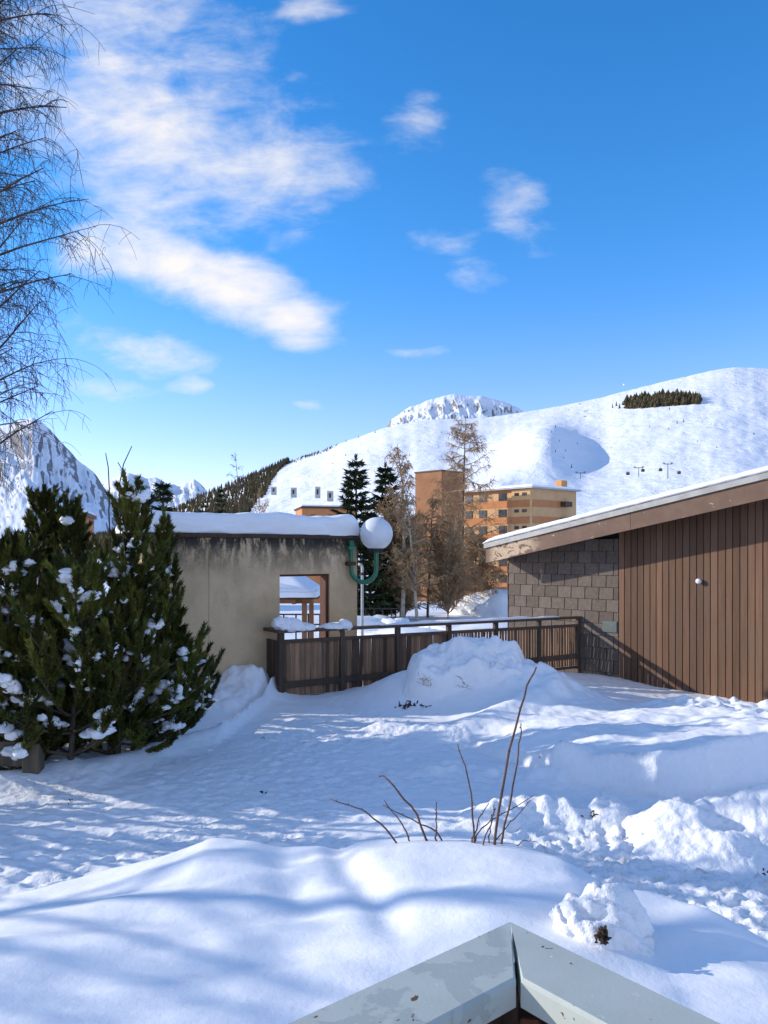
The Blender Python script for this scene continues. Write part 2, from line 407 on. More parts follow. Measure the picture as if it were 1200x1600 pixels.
def ridge_d(x, y, pts):
    """distance to a polyline"""
    best = np.full(np.shape(x), 1e9)
    for (x0, y0), (x1, y1) in zip(pts[:-1], pts[1:]):
        dx, dy = x1 - x0, y1 - y0; L2 = dx * dx + dy * dy
        t = np.clip(((x - x0) * dx + (y - y0) * dy) / L2, 0, 1)
        best = np.minimum(best, np.hypot(x - x0 - t * dx, y - y0 - t * dy))
    return best
BANK = [(-9, 7.2), (-3.97, 7.94), (-3.0, 8.57), (-2.1, 10.2), (-1.95, 12.0)]
def bank_y(x): return np.interp(x, [-9, -3.97, -3.0, -2.1, -1.9, -1.7], [7.2, 7.94, 8.57, 10.2, 12.0, 14])
LX = [-1, .9, 1.35, 1.84, 2.3, 2.71, 3.3, 4.04, 5, 10]; LY = [12, 10.2, 9.0, 8.25, 7.85, 7.6, 7.75, 8.05, 8.2, 8.6]
LA = [0, 0, .10, .25, .36, .43, .46, .46, .46, .46]
def yard_z(x, y, fine=True):
    z = .05 * fbm(x * .55, y * .55, 3, 2)
    z = z - .24 * ss(3.2, 6.2, x) * ss(9, 13, y)
    wob = .10 * vnoise(x * 2.3, y * 2.3, 4) + .05 * vnoise(x * 6, y * 6, 5)
    # plateau of fresh snow in front of the balcony
    yc = np.interp(x, CX, CYv) + .5 * wob; zc = np.interp(x, CX, CZv)
    ins = 1 - ss(-.02, .75, y - yc)
    near = .74 + .02 * np.sin(x * 2.0 + 1)
    k = ss(.0, 1.5, yc - y)
    top = zc * (1 - k) + near * k + .085 * fbm(x * .75 + 3, y * 1.7, 3, 8) + .012 * fbm(x * 3, y * 5, 3, 9)
    top = top + .07 * np.exp(-(((x - .45) / .55) ** 2 + ((y - 3.75) / .6) ** 2)) + .04 * np.exp(-(((x + .9) / .5) ** 2 + ((y - 4.2) / .3) ** 2))
    fo = x + .16 + .25 * (y - 4.0) + .04 * np.sin(y * 5); top = top - .045 * np.exp(-(fo / .09) ** 2) * ss(3.0, 3.6, y) - .03 * np.exp(-((fo + .33) / .12) ** 2) * ss(3.3, 3.8, y)
    z = z * (1 - ins) + top * ins
    # bank by the pines
    bd = y - bank_y(x)
    z = z + (x < -1.6) * (.15 * np.exp(-(bd / .45) ** 2) + .16 * ss(.7, 1.8, bd) - .12 * np.exp(-((bd - .65) / .3) ** 2))
    z = z + (x < -1.3) * ss(-.2, .5, bd) * .16 * np.maximum(fbm(x * 3.3, y * 3.3, 3, 12) + .12, 0)
    # drift against the hut
    z = z + .34 * np.exp(-(((x + 2.25) / .55) ** 2 + ((y - 12.75) / .55) ** 2)) + .12 * np.exp(-(((x + 3.2) / .6) ** 2 + ((y - 11.9) / .6) ** 2))
    # skirts of the shovelled block
    z = z + .62 * np.exp(-(((x - 1.1) / 1.5) ** 2 + ((y - 12.5) / .9) ** 2)) * ss(-1.5, .3, x)
    z = z + .42 * np.exp(-(((x - 2.5) / .75) ** 2 + ((y - 11.9) / .85) ** 2)) * (1 + .5 * fbm(x * 3, y * 3, 3, 17))
    # ledge on the right with a cut face
    yl = np.interp(x, LX, LY) + .35 * wob; la = np.interp(x, LX, LA)
    led = ss(-.04, .10, y - yl) * (1 - ss(.4, 5.2, y - yl)); z = z + la * led + la * led * .3 * fbm(x * 1.3, y * 1.8, 3, 31)
    # trodden ridge leading from the block to the right
    rd = ridge_d(x, y, [(.0, 10.3), (.9, 10.0), (1.6, 10.7), (2.3, 11.2)]); z = z + .13 * np.exp(-(rd / .28) ** 2)
    rd = ridge_d(x, y, [(.55, 8.6), (1.3, 8.5), (1.9, 8.2)]); z = z + .13 * np.exp(-(rd / .25) ** 2) * (.6 + fbm(x * 4, y * 4, 2, 41))
    rd = ridge_d(x, y, [(1.1, 6.9), (1.5, 7.1), (2.0, 7.0)]); z = z + .2 * np.exp(-(rd / .3) ** 2) * (.75 + 1.1 * fbm(x * 4, y * 4, 3, 43))
    rd = ridge_d(x, y, [(4.3, 11.2), (5.2, 10.6), (6.5, 10)]); z = z + .16 * np.exp(-(rd / .45) ** 2) * (.7 + 1.2 * fbm(x * 2.5, y * 2.5, 3, 47))
    if fine:
        lumpy = np.clip(1 - ins, 0, 1) * (.25 + .75 * ss(.2, 2.6, x) * (1 - ss(10, 11.5, y)))
        z = z + lumpy * (.05 * fbm(x * 2.2, y * 2.2, 3, 51) + .02 * np.abs(fbm(x * 7, y * 7, 3, 53)))
        z = z + np.clip(1 - ins, 0, 1) * (.012 * fbm(x * 9, y * 9, 3, 55))
    # beyond the fence and round the sides the terrace falls away
    s_ = (x - F0[0]) * (-FN[0]) + (y - F0[1]) * (-FN[1])
    fall = ss(.35, 1.3, s_) * (x > -1.4)
    fall = np.maximum(fall, ss(15.6, 17.2, y)); fall = np.maximum(fall, ss(8.6, 9.4, np.abs(x))); fall = np.maximum(fall, ss(-.5, -1.6, y))
    return z - fall * (1.75 + z)
XX, YY = np.meshgrid(xs, ys)
ZZ = yard_z(XX, YY)
rs = np.random.RandomState(11)
def dents(n, xr, yr, test, rr=(.05, .13), dep=(.015, .045), rim=.35):
    c = 0
    while c < n:
        px, py = rs.uniform(*xr), rs.uniform(*yr)
        if not test(px, py): c += .2; continue
        c += 1
        a = rs.uniform(*rr); b_ = a * rs.uniform(.4, .7); g = rs.normal(.5, .6); dp = rs.uniform(*dep)
        i0, i1 = np.searchsorted(xs, (px - 2 * a, px + 2 * a)); j0, j1 = np.searchsorted(ys, (py - 2 * a, py + 2 * a))
        if i1 <= i0 or j1 <= j0: continue
        X, Y = XX[j0:j1, i0:i1] - px, YY[j0:j1, i0:i1] - py
        q = ((X * math.cos(g) + Y * math.sin(g)) / a) ** 2 + ((-X * math.sin(g) + Y * math.cos(g)) / b_) ** 2
        ZZ[j0:j1, i0:i1] += -dp * np.exp(-q * q) + dp * rim * np.exp(-((np.sqrt(q) - 1.35) / .3) ** 2)
on_path = lambda x, y: y > np.interp(x, CX, CYv) + .7 and y < min(bank_y(x) - .3, 11.3) and y < np.interp(x, LX, LY) - .2
dents(1500, (-3.5, 4.5), (3.4, 8.5), on_path, dep=(.004, .014))
dents(1900, (.9, 4.6), (3.0, 6.6), lambda x, y: y > np.interp(x, CX, CYv) + .55, (.035, .09), (.010, .028))
dents(420, (-3.2, -.4), (5.0, 6.6), lambda x, y: y > np.interp(x, CX, CYv) + .6, (.05, .12), (.006, .016))
dents(500, (-1.5, 3.4), (8, 11), on_path, dep=(.006, .016))
dents(60, (4, 6.2), (9, 12.5), lambda x, y: True, (.1, .25), (.03, .07))
yard = link_np('snow_ground', np.stack([XX.ravel(), YY.ravel(), ZZ.ravel()], 1), [grid_faces(len(ys), len(xs))], M['snow_yard'], smooth=True)
_at = yard.data.attributes.new('trodden', 'FLOAT', 'POINT')
_tr = ss(.25, .7, YY - np.interp(XX, CX, CYv)) * (1 - ss(-.5, .1, YY - bank_y(XX))) * (1 - .85 * ss(-.1, .3, YY - np.interp(XX, LX, LY))) * (.35 + .65 * ss(-.2, .25, fbm(XX * .9, YY * .9, 3, 90) + .25 * ss(.5, 2.5, XX)))
_at.data.foreach_set('value', _tr.ravel().astype(np.float32))
tag(yard, kind='structure')
def gz(x, y): return float(yard_z(np.array([x]), np.array([y]), False)[0])

# ------------------------------------------------------------------ valley floor and mountains
def ground_z(x, y):
    d = np.hypot(x, y)
    return -1.25 - 4.6 * ss(45, 130, d) - 4 * ss(150, 260, d) + .5 * fbm(x * .06, y * .06, 3, 61) * ss(18, 40, d)
rr = np.concatenate([np.linspace(2, 60, 90), np.geomspace(61, 420, 70)]); aa = np.linspace(-math.pi, math.pi, 181)
AA, RR = np.meshgrid(aa, rr); GX, GY = RR * np.sin(AA), RR * np.cos(AA)
o = link_np('valley_ground', np.stack([GX.ravel(), GY.ravel(), ground_z(GX, GY).ravel()], 1), [grid_faces(len(rr), len(aa))], M['snow_far'], smooth=True); tag(o, kind='structure')
# a far snow plain so that the ground reaches the horizon
rr = np.geomspace(400, 30000, 40); AA, RR = np.meshgrid(aa, rr); GX, GY = RR * np.sin(AA), RR * np.cos(AA)
o = link_np('valley_floor', np.stack([GX.ravel(), GY.ravel(), (-10 - RR * .012).ravel()], 1), [grid_faces(len(rr), len(aa))], M['snow_far'], smooth=True); tag(o, kind='structure')

def mk_mountain(name, rocky, rockc1, rockc2, scale, thr, snowc=(.86, .87, .90), speck=0.0):
    m, t, b, oc = new_mat(name)
    n1 = t.noise(oc, scale, 8, .65, .3); n2 = t.noise(t.vscale(oc, (1, .6, .35)), scale * 3.1, 7, .65, .5); n3 = t.noise(oc, scale * 9, 5, .6)
    g = t.new('ShaderNodeNewGeometry'); s = t.new('ShaderNodeSeparateXYZ'); t.link(g.outputs['Normal'], s.inputs[0])
    steep = t.mapr(s.outputs[2], .92, .55, 0, 1)
    k = t.math('ADD', t.math('ADD', t.math('MULTIPLY', n1, .55), t.math('MULTIPLY', n2, .6)), t.math('MULTIPLY', steep, rocky))
    k = t.mapr(k, thr - .03, thr + .13)
    c = t.mix(t.mapr(n3, .35, .65), rockc1, rockc2)
    sn = t.mix(t.mapr(n3, .3, .7), snowc, tuple(q * .94 for q in snowc))
    if speck: sn = t.mix(t.mapr(t.noise(oc, scale * 30, 4, .7), .66, .72, 0, speck), sn, (.22, .17, .13))
    t.put(b.inputs['Base Color'], t.mix(k, sn, c)); b.inputs['Roughness'].default_value = .8
    bump(t, b, t.math('ADD', n2, t.math('MULTIPLY', n3, .35)), .5, 1.2 / scale * .05)
    return m
M['ski_hill'] = mk_mountain('piste_snow', .25, (.16, .13, .11), (.26, .22, .19), .004, .97, (.90, .90, .92), .25)
M['rock_peak'] = mk_mountain('rocky_peak', .46, (.15, .145, .15), (.25, .24, .24), .0085, .82)
M['summit'] = mk_mountain('rocky_summit', .40, (.16, .14, .125), (.32, .27, .22), .009, .82)
M['far_range'] = mk_mountain('far_peaks', .35, (.17, .18, .22), (.26, .27, .32), .0016, .80)

RX = np.array([-500, -100, 100, 200, 270, 330, 440, 500, 560, 600, 650, 700, 760, 800, 870, 940, 1000, 1060, 1110, 1150, 1200, 1300, 1500, 1900])
RY = np.array([880, 870, 850, 826, 800, 768, 724, 705, 683, 668, 658, 655, 652, 648, 636, 621, 606, 591, 579, 574, 576, 570, 560, 560])
def hill_pt(X, s):
    """X photo column at the ridge, s 0..1 from the foot to the crest (s>1: far side)"""
    X = np.asarray(X, float); s = np.asarray(s, float)
    u = (X - 600) / 1200; Er = (HY - np.interp(X, RX, RY)) / 1200
    Er = Er + .0012 * fbm(X * .03, X * 0 + 2, 3, 70)
    d = 300 + 2200 * np.clip(s, 0, 1) ** 1.35 + np.maximum(s - 1, 0) * 2500
    E0 = -.045
    g = np.clip(s, 0, 1); g = .80 * g + .20 * (1 - (1 - g) ** 2)
    E = E0 + (Er - E0) * g
    E = E + (.008 * fbm(X * .008, s * 5, 4, 72) + .0022 * fbm(X * .022, s * 13, 3, 73) + .0012 * np.abs(fbm(X * .07 + s * 6, s * 26, 3, 79))) * g * (1 - ss(.8, 1.0, s))
    # knoll in the middle of the slope that throws the blue shadow
    px, py = X, HY - E * 1200
    kn = np.exp(-((np.where(X < 850, X - 850, (X - 850) * 1.35) / 66) ** 2)) * np.exp(-(((s - .66) / .16) ** 2)) * .036
    kn = kn + np.exp(-(((X - 775) / 40) ** 2)) * np.exp(-(((s - .47) / .09) ** 2)) * .012
    E = E + kn
    # piste shelf
    z = CZ + d * E - np.maximum(s - 1, 0) * 900
    return np.stack([d * u, d, z], -1)
hx = np.linspace(-500, 1900, 700); hs_ = np.concatenate([np.linspace(0, 1, 260), [1.03, 1.1, 1.25]])
HXm, HSm = np.meshgrid(hx, hs_)
o = link_np('ski_slope', hill_pt(HXm, HSm).reshape(-1, 3), [grid_faces(len(hs_), len(hx))], M['ski_hill'], smooth=True); tag(o, kind='structure')

def massif(name, ridge, d0, d1, foot_y, mat, rough, seed, n=260, m=110, freq=.03):
    X = np.linspace(ridge[0][0], ridge[-1][0], n); ry = np.interp(X, [p[0] for p in ridge], [p[1] for p in ridge])
    ry = ry + rough * .25 * fbm(X * freq * 1.4, X * 0, 4, seed + 9) * 60
    s = np.concatenate([np.linspace(0, 1, m), [1.05, 1.2]])
    XM, SM = np.meshgrid(X, s); RYM = np.repeat(ry[None], len(s), 0)
    g = np.clip(SM, 0, 1)
    d = d0 + (d1 - d0) * g + np.maximum(SM - 1, 0) * (d1 - d0)
    fy = foot_y; E = (HY - fy) / 1200 + ((HY - RYM) / 1200 - (HY - fy) / 1200) * g ** .9
    rg = 1 - 2 * np.abs(fbm(XM * freq, SM * 3.2 + XM * freq * .3, 5, seed))
    E = E + rough * .055 * (rg - .6) * g * (1 - ss(.75, 1, SM)) + rough * .012 * fbm(XM * freq * 3, SM * 9, 3, seed + 3) * (1 - ss(.9, 1, SM))
    z = CZ + d * E - np.maximum(SM - 1, 0) * 2500
    P = np.stack([d * (XM - 600) / 1200, d, z], -1)
    o = link_np(name, P.reshape(-1, 3), [grid_faces(len(s), n)], mat, smooth=True); tag(o, kind='structure')
massif('mountain_summit', [(560, 700), (600, 672), (612, 655), (640, 636), (675, 624), (710, 616), (750, 619), (790, 628), (815, 641), (850, 660)], 2500, 3000, 720, M['summit'], .17, 81, 240, 90, .05)
massif('mountain_peak', [(-700, 700), (-250, 690), (-120, 720), (-40, 690), (0, 668), (30, 656), (52, 653), (75, 668), (95, 690), (120, 716), (150, 742), (185, 790), (230, 850), (270, 890)], 3300, 5200, 900, M['rock_peak'], .3, 91, 420, 120, .035)
massif('mountains', [(-100, 760), (60, 770), (140, 768), (170, 752), (190, 742), (210, 741), (228, 748), (243, 744), (262, 758), (280, 760), (303, 749), (322, 764), (350, 790), (420, 815), (520, 840)], 7000, 9500, 880, M['far_range'], .3, 97, 260, 70, .05)

# ------------------------------------------------------------------ far woods on the slope
def cone_cloud(pts, hts, seed, layers=3, sides=6, rr0=(.17, .25)):
    r = np.random.RandomState(seed); V = []; F = []; T = []; n = 0
    for p, h in zip(pts, hts):
        rad = h * r.uniform(*rr0); tv = r.rand()
        for l in range(layers):
            z0 = h * l / (layers + .6); z1 = h * min(1, (l + 1.9) / (layers + .6)); rr_ = rad * (1 - l / (layers + .5))
            a0 = r.rand() * 6.28
            for k in range(sides):
                a = a0 + 6.2832 * k / sides; q = rr_ * r.uniform(.75, 1.2)
                V.append((p[0] + q * math.cos(a), p[1] + q * math.sin(a), p[2] + z0 + h * r.uniform(-.03, .03)))
            V.append((p[0], p[1], p[2] + z1))
            for k in range(sides): F.append((n + k, n + (k + 1) % sides, n + sides)); T.append(tv)
            n += sides + 1
    return np.array(V), np.array(F), np.array(T)
r = np.random.RandomState(21)
P = []; Hh = []
for i in range(4200):                                     # dark forested shoulder on the left
    X = r.uniform(150, 452); e = max(.02, .46 * ss(458, 372, X)); s = 1 - e * r.rand() ** 1.0 * (1 + .35 * vnoise(X * .05, 1.0, 3))
    if X > 400 and r.rand() < .35: continue
    P.append(hill_pt(X, s)); Hh.append(r.uniform(11, 20))
for i in range(150):
    X = r.normal(485, 22); s = 1 - abs(r.normal(0, .012)); P.append(hill_pt(X, s)); Hh.append(r.uniform(4, 9))
V_, F_, T_ = cone_cloud(P, Hh, 22); o = link_np('forest', V_, [F_], M['forest'], tint=T_)
tag(o, 'dark conifer forest covering the low shoulder of the ski slope on the left', 'forest', kind='stuff')
P = []; Hh = []
def find_s(X, Y):
    s = np.linspace(.05, 1, 800); p = hill_pt(np.full(800, float(X)), s); py = HY - (p[:, 2] - CZ) / p[:, 1] * 1200
    return float(s[np.argmin(np.abs(py - Y))])
for i in range(640):
    X = r.uniform(978, 1094); f = (X - 978) / 116; Y0 = 640 - 9 * f; wd = 9 + 9 * math.sin(math.pi * min(1, f * .9 + .12))
    s = find_s(X, Y0 - wd * r.rand()); P.append(hill_pt(X, s)); Hh.append(r.uniform(8, 22) * (.7 + .5 * r.rand()))
V_, F_, T_ = cone_cloud(P, Hh, 23, rr0=(.30, .48)); o = link_np('wood', V_, [F_], M['forest'], tint=T_)
tag(o, 'dark strip of conifer wood high on the snowy slope below the crest', 'wood', kind='stuff')
# single small conifers dotted over the piste
k = 0
for (X, Y, h) in [(1150, 600, 6), (1190, 612, 5), (1120, 700, 5), (1015, 668, 5), (930, 672, 5), (955, 700, 4), (884, 705, 5), (880, 716, 4), (868, 706, 5), (720, 668, 6), (690, 676, 5), (742, 690, 5), (655, 690, 6), (640, 712, 6), (540, 712, 6), (520, 725, 6), (1090, 690, 4), (957, 637, 13), (963, 634, 15), (968, 638, 16), (973, 633, 14), (1046, 640, 8), (1058, 662, 8), (1068, 659, 7), (1045, 671, 6), (868, 668, 7), (862, 676, 6), (874, 690, 5), (902, 694, 5), (889, 601 + 40, 6), (906, 632, 7), (1178, 679, 6), (936, 686, 4), (857, 693, 4), (893, 731, 7), (586, 676, 9), (560, 684, 8), (595, 735, 7), (585, 738, 6), (612, 700, 6), (575, 705, 6)]:
    p = hill_pt(X, find_s(X, Y)); V_, F_, T_ = cone_cloud([p], [h], 300 + k); k += 1
    o = link_np('conifer', V_, [F_], M['forest'], origin=p, tint=T_)
    tag(o, 'tiny dark conifer standing alone on the open snow of the ski slope', 'tree', 'lone conifers on the ski slope')

# ------------------------------------------------------------------ ski lift, snow fences, mast
def pylon(X, Yb, Yt, d, label, sheaves=True):
    b = at(X, Yb, d); t_ = at(X, Yt, d); e = empty('lift_pylon', b, label, 'pylon', 'ski lift pylons')
    m = MB(); m.tube([b, t_], [.55, .4], 8); m.build('mast', M['pylon'], e)
    m = MB(); hw = .011 * d * .9 * .55; m.bar(t_ + V3(-hw, 0, 0), t_ + V3(hw, 0, 0), .8, .8); m.build('crossarm', M['pylon'], e)
    for s in (-1, 1):
        m = MB(); c = t_ + V3(s * hw, 0, .9); m.bar(c + V3(-1.3, 0, 0), c + V3(1.3, 0, 0), .5, .7)
        for q in (-.8, 0, .8): m.tube([c + V3(q, -.4, .4), c + V3(q, .4, .4)], .38, 8)
        m.build('sheave_train', M['pylon'], e)
LD = 900
pylon(907, 748, 739, LD, 'small pale ski lift pylon farthest left above the orange building')
pylon(998, 745, 731, LD, 'middle ski lift pylon with dark cabin hanging just beside it')
pylon(1043.5, 748, 725, LD, 'tallest ski lift pylon, rightmost of the row above the shed roof')
def cabin(X, Y, label, d=LD):
    c = at(X, Y, d); e = empty('lift_cabin', c, label, 'lift cabin', 'ski lift cabins')
    m = MB(); m.bbox(c, V3(1.9, 0, 0), V3(0, 1.6, 0), V3(0, 0, 1.7), .6); m.build('shell', M['cabin'], e)
    m = MB(); m.obox(c + V3(0, -1.63, .5), V3(1.3, 0, 0), V3(0, .04, 0), V3(0, 0, .55)); m.build('window', M['glass'], e)
    m = MB(); m.tube([c + V3(0, 0, 1.7), c + V3(0, 0, 4.2)], .2, 6); m.build('hanger', M['pylon'], e)
cabin(981, 740, 'dark lift cabin left of the middle pylon')
cabin(1004.5, 735, 'round dark lift cabin right against the middle pylon')
cabin(1032, 734, 'lift cabin hanging just left of the tallest pylon')
cabin(1061, 738.5, 'lift cabin hanging right of the tallest pylon')
def snow_fence(x0, y0, x1, y1, label):
    p = hill_pt(x0, find_s(x0, y0)); d = p[1]; p = at(x0, y0, d); q = at(x1, y1, d + 40)
    e = empty('avalanche_fence', p, label, 'snow fence', 'avalanche fences')
    for k in range(7):
        c = p + (q - p) * k / 6; m = MB(); m.bar(c + V3(0, 0, -4), c + V3(0, 0, 2.6), .5, .5); m.build('post', M['iron'], e)
    m = MB()
    for zz in (-.6, .6, 1.8): m.bar(p + V3(0, -.4, zz), q + V3(0, -.4, zz), .3, .8)
    m.build('rail', M['iron'], e)
snow_fence(913, 643, 955, 639, 'upper dark avalanche fence left of the conifer wood')
snow_fence(912, 652, 960, 646, 'lower dark avalanche fence left of the conifer wood')
b = hill_pt(975, 1.0); b = at(975, 612, b[1]); e = empty('radio_mast', b, 'thin mast with white ball on the skyline of the ski slope', 'mast')
m = MB(); m.tube([b - V3(0, 0, 5), b + V3(0, 0, 21)], [.6, .4], 6); m.build('pole', M['steel'], e)
m = MB(); c = b + V3(0, 0, 23)
m.loft([[c + V3(3.2 * math.sin(t) * math.cos(a), 3.2 * math.sin(t) * math.sin(a), -3.2 * math.cos(t)) for a in np.linspace(0, 6.283, 11)[:-1]] for t in np.linspace(.1, 3.04, 8)]); m.build('radome', M['globe'], e, smooth=True)
def hut_far(X, Y, wd, ht, label, d=700):
    c = at(X, Y, d); e = empty('snow_machine_hut', c, label, 'hut', 'grey huts on the slope')
    m = MB(); m.bbox(c + V3(0, 0, ht / 2 - 1), V3(wd / 2, 0, 0), V3(0, wd / 2, 0), V3(0, 0, ht / 2 + 1), .1); m.build('wall', M['pale_wall'], e)
    m = MB(); m.bbox(c + V3(0, 0, ht + .3), V3(wd * .56, 0, 0), V3(0, wd * .56, 0), V3(0, 0, .35), .2); m.build('roof', M['snow'], e)
    m = MB(); m.obox(c + V3(0, -wd / 2 - .06, ht * .45), V3(wd * .18, 0, 0), V3(0, .05, 0), V3(0, 0, ht * .3)); m.build('door', M['frame'], e)
for (X, Y, a, h_, l) in [(428, 770, 4.5, 5, 'small grey hut on the slope, leftmost in the row'), (459, 774, 5, 6.5, 'square grey hut on the slope, second from the left'), (496.5, 775, 4.5, 8, 'tall narrow grey hut on the slope, third from the left'), (516, 780, 5.5, 7, 'grey hut on the slope just left of the big spruce')]:
    hut_far(X, Y, a, h_, l)

# ------------------------------------------------------------------ trees: generators
def grow(polys, sides=3):
    """polys: list of (pts Nx3, r0, r1) -> verts, faces (tubes without caps)"""
    by = {}
    for p, a, b in polys: by.setdefault(len(p), []).append((p, a, b))
    VV = []; FF = []; n0 = 0
    for N, lst in by.items():
        P = np.array([q[0] for q in lst]); r0 = np.array([q[1] for q in lst]); r1 = np.array([q[2] for q in lst])
        t = np.gradient(P, axis=1); t /= np.linalg.norm(t, axis=2, keepdims=True) + 1e-9
        a = np.cross(t, V3(.31, .52, .79)); a /= np.linalg.norm(a, axis=2, keepdims=True) + 1e-9; b = np.cross(t, a)
        rad = r0[:, None] + (r1 - r0)[:, None] * np.linspace(0, 1, N)[None]
        g = np.arange(sides) * 2 * math.pi / sides
        V = P[:, :, None] + rad[:, :, None, None] * (np.cos(g)[None, None, :, None] * a[:, :, None] + np.sin(g)[None, None, :, None] * b[:, :, None])
        K = len(lst)
        i = (np.arange(K)[:, None, None] * N + np.arange(N - 1)[None, :, None]) * sides; k = np.arange(sides)[None, None]
        k2 = (k + 1) % sides
        f = np.stack([i + k, i + k2, i + sides + k2, i + sides + k], -1).reshape(-1, 4) + n0
        VV.append(V.reshape(-1, 3)); FF.append(f); n0 += K * N * sides
    return np.concatenate(VV), np.concatenate(FF)
def curve(p, d, L, n, rng, wob=.08, bend=(0, 0, 0)):
    """polyline that starts at p along d, bends towards bend"""
    pts = [np.array(p, float)]; d = nrm(d); st = L / (n - 1)
    for i in range(n - 1):
        d = nrm(d + np.array(bend) * (1.0 / (n - 1)) + rng.normal(0, wob, 3)); pts.append(pts[-1] + d * st)
    return np.array(pts)

def pine_shoots(seed, H, R, dens=1.0, low=.02):
    rng = np.random.RandomState(seed); shoots = []; limbs = []
    limbs.append((curve((0, 0, 0), (rng.normal(0, .03), rng.normal(0, .03), 1), H, 8, rng, .015), .05 * H / 3, .012))
    tr = limbs[0][0]
    def tp(z): return np.array([np.interp(z, tr[:, 2], tr[:, k]) for k in range(3)])
    z = .10
    while z < H - .12:
        f = z / H; prof = R * (np.clip(1.05 - f, 0, 1) ** .9) * (.75 + .25 * min(1, f / .12)); nb = rng.randint(3, 6)
        a0 = rng.rand() * 6.28
        for b in range(nb):
            a = a0 + 6.2832 * b / nb + rng.normal(0, .25); L = prof * rng.uniform(.5, 1.3) + .08
            el = R_(rng.uniform(2, 22) + 34 * f); d = (math.cos(a) * math.cos(el), math.sin(a) * math.cos(el), math.sin(el))
            pts = curve(tp(z), d, L, 6, rng, .07, (0, 0, .55)); limbs.append((pts, .008 + .012 * L, .005))
            s = .28 * L
            while s < L:
                q = s / L * 5; i = int(min(4, q)); p = pts[i] + (pts[i + 1] - pts[i]) * (q - i); t = nrm(pts[i + 1] - pts[i])
                side = rng.normal(0, 1, 3); side -= t * (side @ t); side = nrm(side) if np.linalg.norm(side) > .01 else t
                dd = nrm(t * .8 + side * .75 + V3(0, 0, .85)); shoots.append((p, dd, rng.uniform(.17, .34), f))
                s += rng.uniform(.095, .17) / dens
            shoots.append((pts[-1] - .04 * nrm(pts[-1] - pts[-2]), nrm(pts[-1] - pts[-2] + V3(0, 0, .05)), rng.uniform(.2, .36), f))
        z += rng.uniform(.16, .26)
    top = tr[-1]
    shoots.append((top - V3(0, 0, .12), V3(0, 0, 1), .30, 1))
    for k in range(5):
        a = k * 1.257 + rng.rand(); shoots.append((top - V3(0, 0, .10), nrm((math.cos(a) * .6, math.sin(a) * .6, 1)), .2, 1))
    return shoots, limbs
def needle_template(rng, n, nl, wd):
    """bottle-brush shoot along +Z of unit length: n thin needle triangles"""
    V = []; F = []
    for i in range(n):
        t = rng.uniform(.0, 1.0); a = rng.rand() * 6.2832; fw = rng.uniform(.8, 1.5) + .8 * t
        d = nrm((math.cos(a), math.sin(a), fw)); L = nl * rng.uniform(.75, 1.15)
        s = nrm(np.cross(d, rng.normal(0, 1, 3))) * wd
        V += [('b', t, V3(0, 0, 0) + s), ('b', t, V3(0, 0, 0) - s), ('b', t, d * L)]
    T = np.array([v[1] for v in V]); O = np.array([v[2] for v in V]); return T, O
def foliage(shoots, seed, n=150, nl=.085, wd=.0105, core=.034):
    rng = np.random.RandomState(seed); VV = []; TT = []
    tem = [needle_template(rng, n, nl, wd) for _ in range(5)]
    P = np.array([s[0] for s in shoots]); D = np.array([s[1] for s in shoots]); L = np.array([s[2] for s in shoots])
    A = np.cross(D, V3(.37, .61, .70)); A /= np.linalg.norm(A, axis=1)[:, None]; B = np.cross(D, A)
    ids = rng.randint(0, 5, len(shoots)); tin = rng.rand(len(shoots))
    for k in range(5):
        w_ = np.where(ids == k)[0]
        if not len(w_): continue
        T, O = tem[k]
        v = P[w_, None] + D[w_, None] * (T[None, :, None] * L[w_, None, None]) + A[w_, None] * O[None, :, 0:1] + B[w_, None] * O[None, :, 1:2] + D[w_, None] * O[None, :, 2:3]
        VV.append(v.reshape(-1, 3)); TT.append(np.repeat(tin[w_], n))
    V = np.concatenate(VV); F = np.arange(len(V)).reshape(-1, 3); T = np.concatenate(TT)
    # dark core spindle of every shoot
    c = np.array([(0, 0, 0), (1, 0, .25), (-.5, .87, .25), (-.5, -.87, .25), (0, 0, 1.1)]); cf = np.array([(0, 2, 1), (0, 3, 2), (0, 1, 3), (1, 2, 4), (2, 3, 4), (3, 1, 4)])
    v = P[:, None] + A[:, None] * c[None, :, 0:1] * core + B[:, None] * c[None, :, 1:2] * core + D[:, None] * (c[None, :, 2:3] * L[:, None, None])
    f = (np.arange(len(P))[:, None, None] * 5 + cf[None]).reshape(-1, 3) + len(V)
    return np.concatenate([V, v.reshape(-1, 3)]), np.concatenate([F, f]), np.concatenate([T, np.repeat(tin * .6, 6)])
_ico = {}
def ico_dir(sub=3):
    if sub not in _ico:
        import bmesh
        bm = bmesh.new(); bmesh.ops.create_icosphere(bm, subdivisions=sub, radius=1); bm.verts.ensure_lookup_table()
        _ico[sub] = (np.array([v.co[:] for v in bm.verts]), np.array([[v.index for v in f.verts] for f in bm.faces])); bm.free()
    return _ico[sub]
def n3(p, seed): return (vnoise(p[:, 0] + p[:, 2] * .7, p[:, 1] - p[:, 2] * .6, seed) + vnoise(p[:, 1] + 3.1, p[:, 2] + p[:, 0] * .4, seed + 5)) * .8
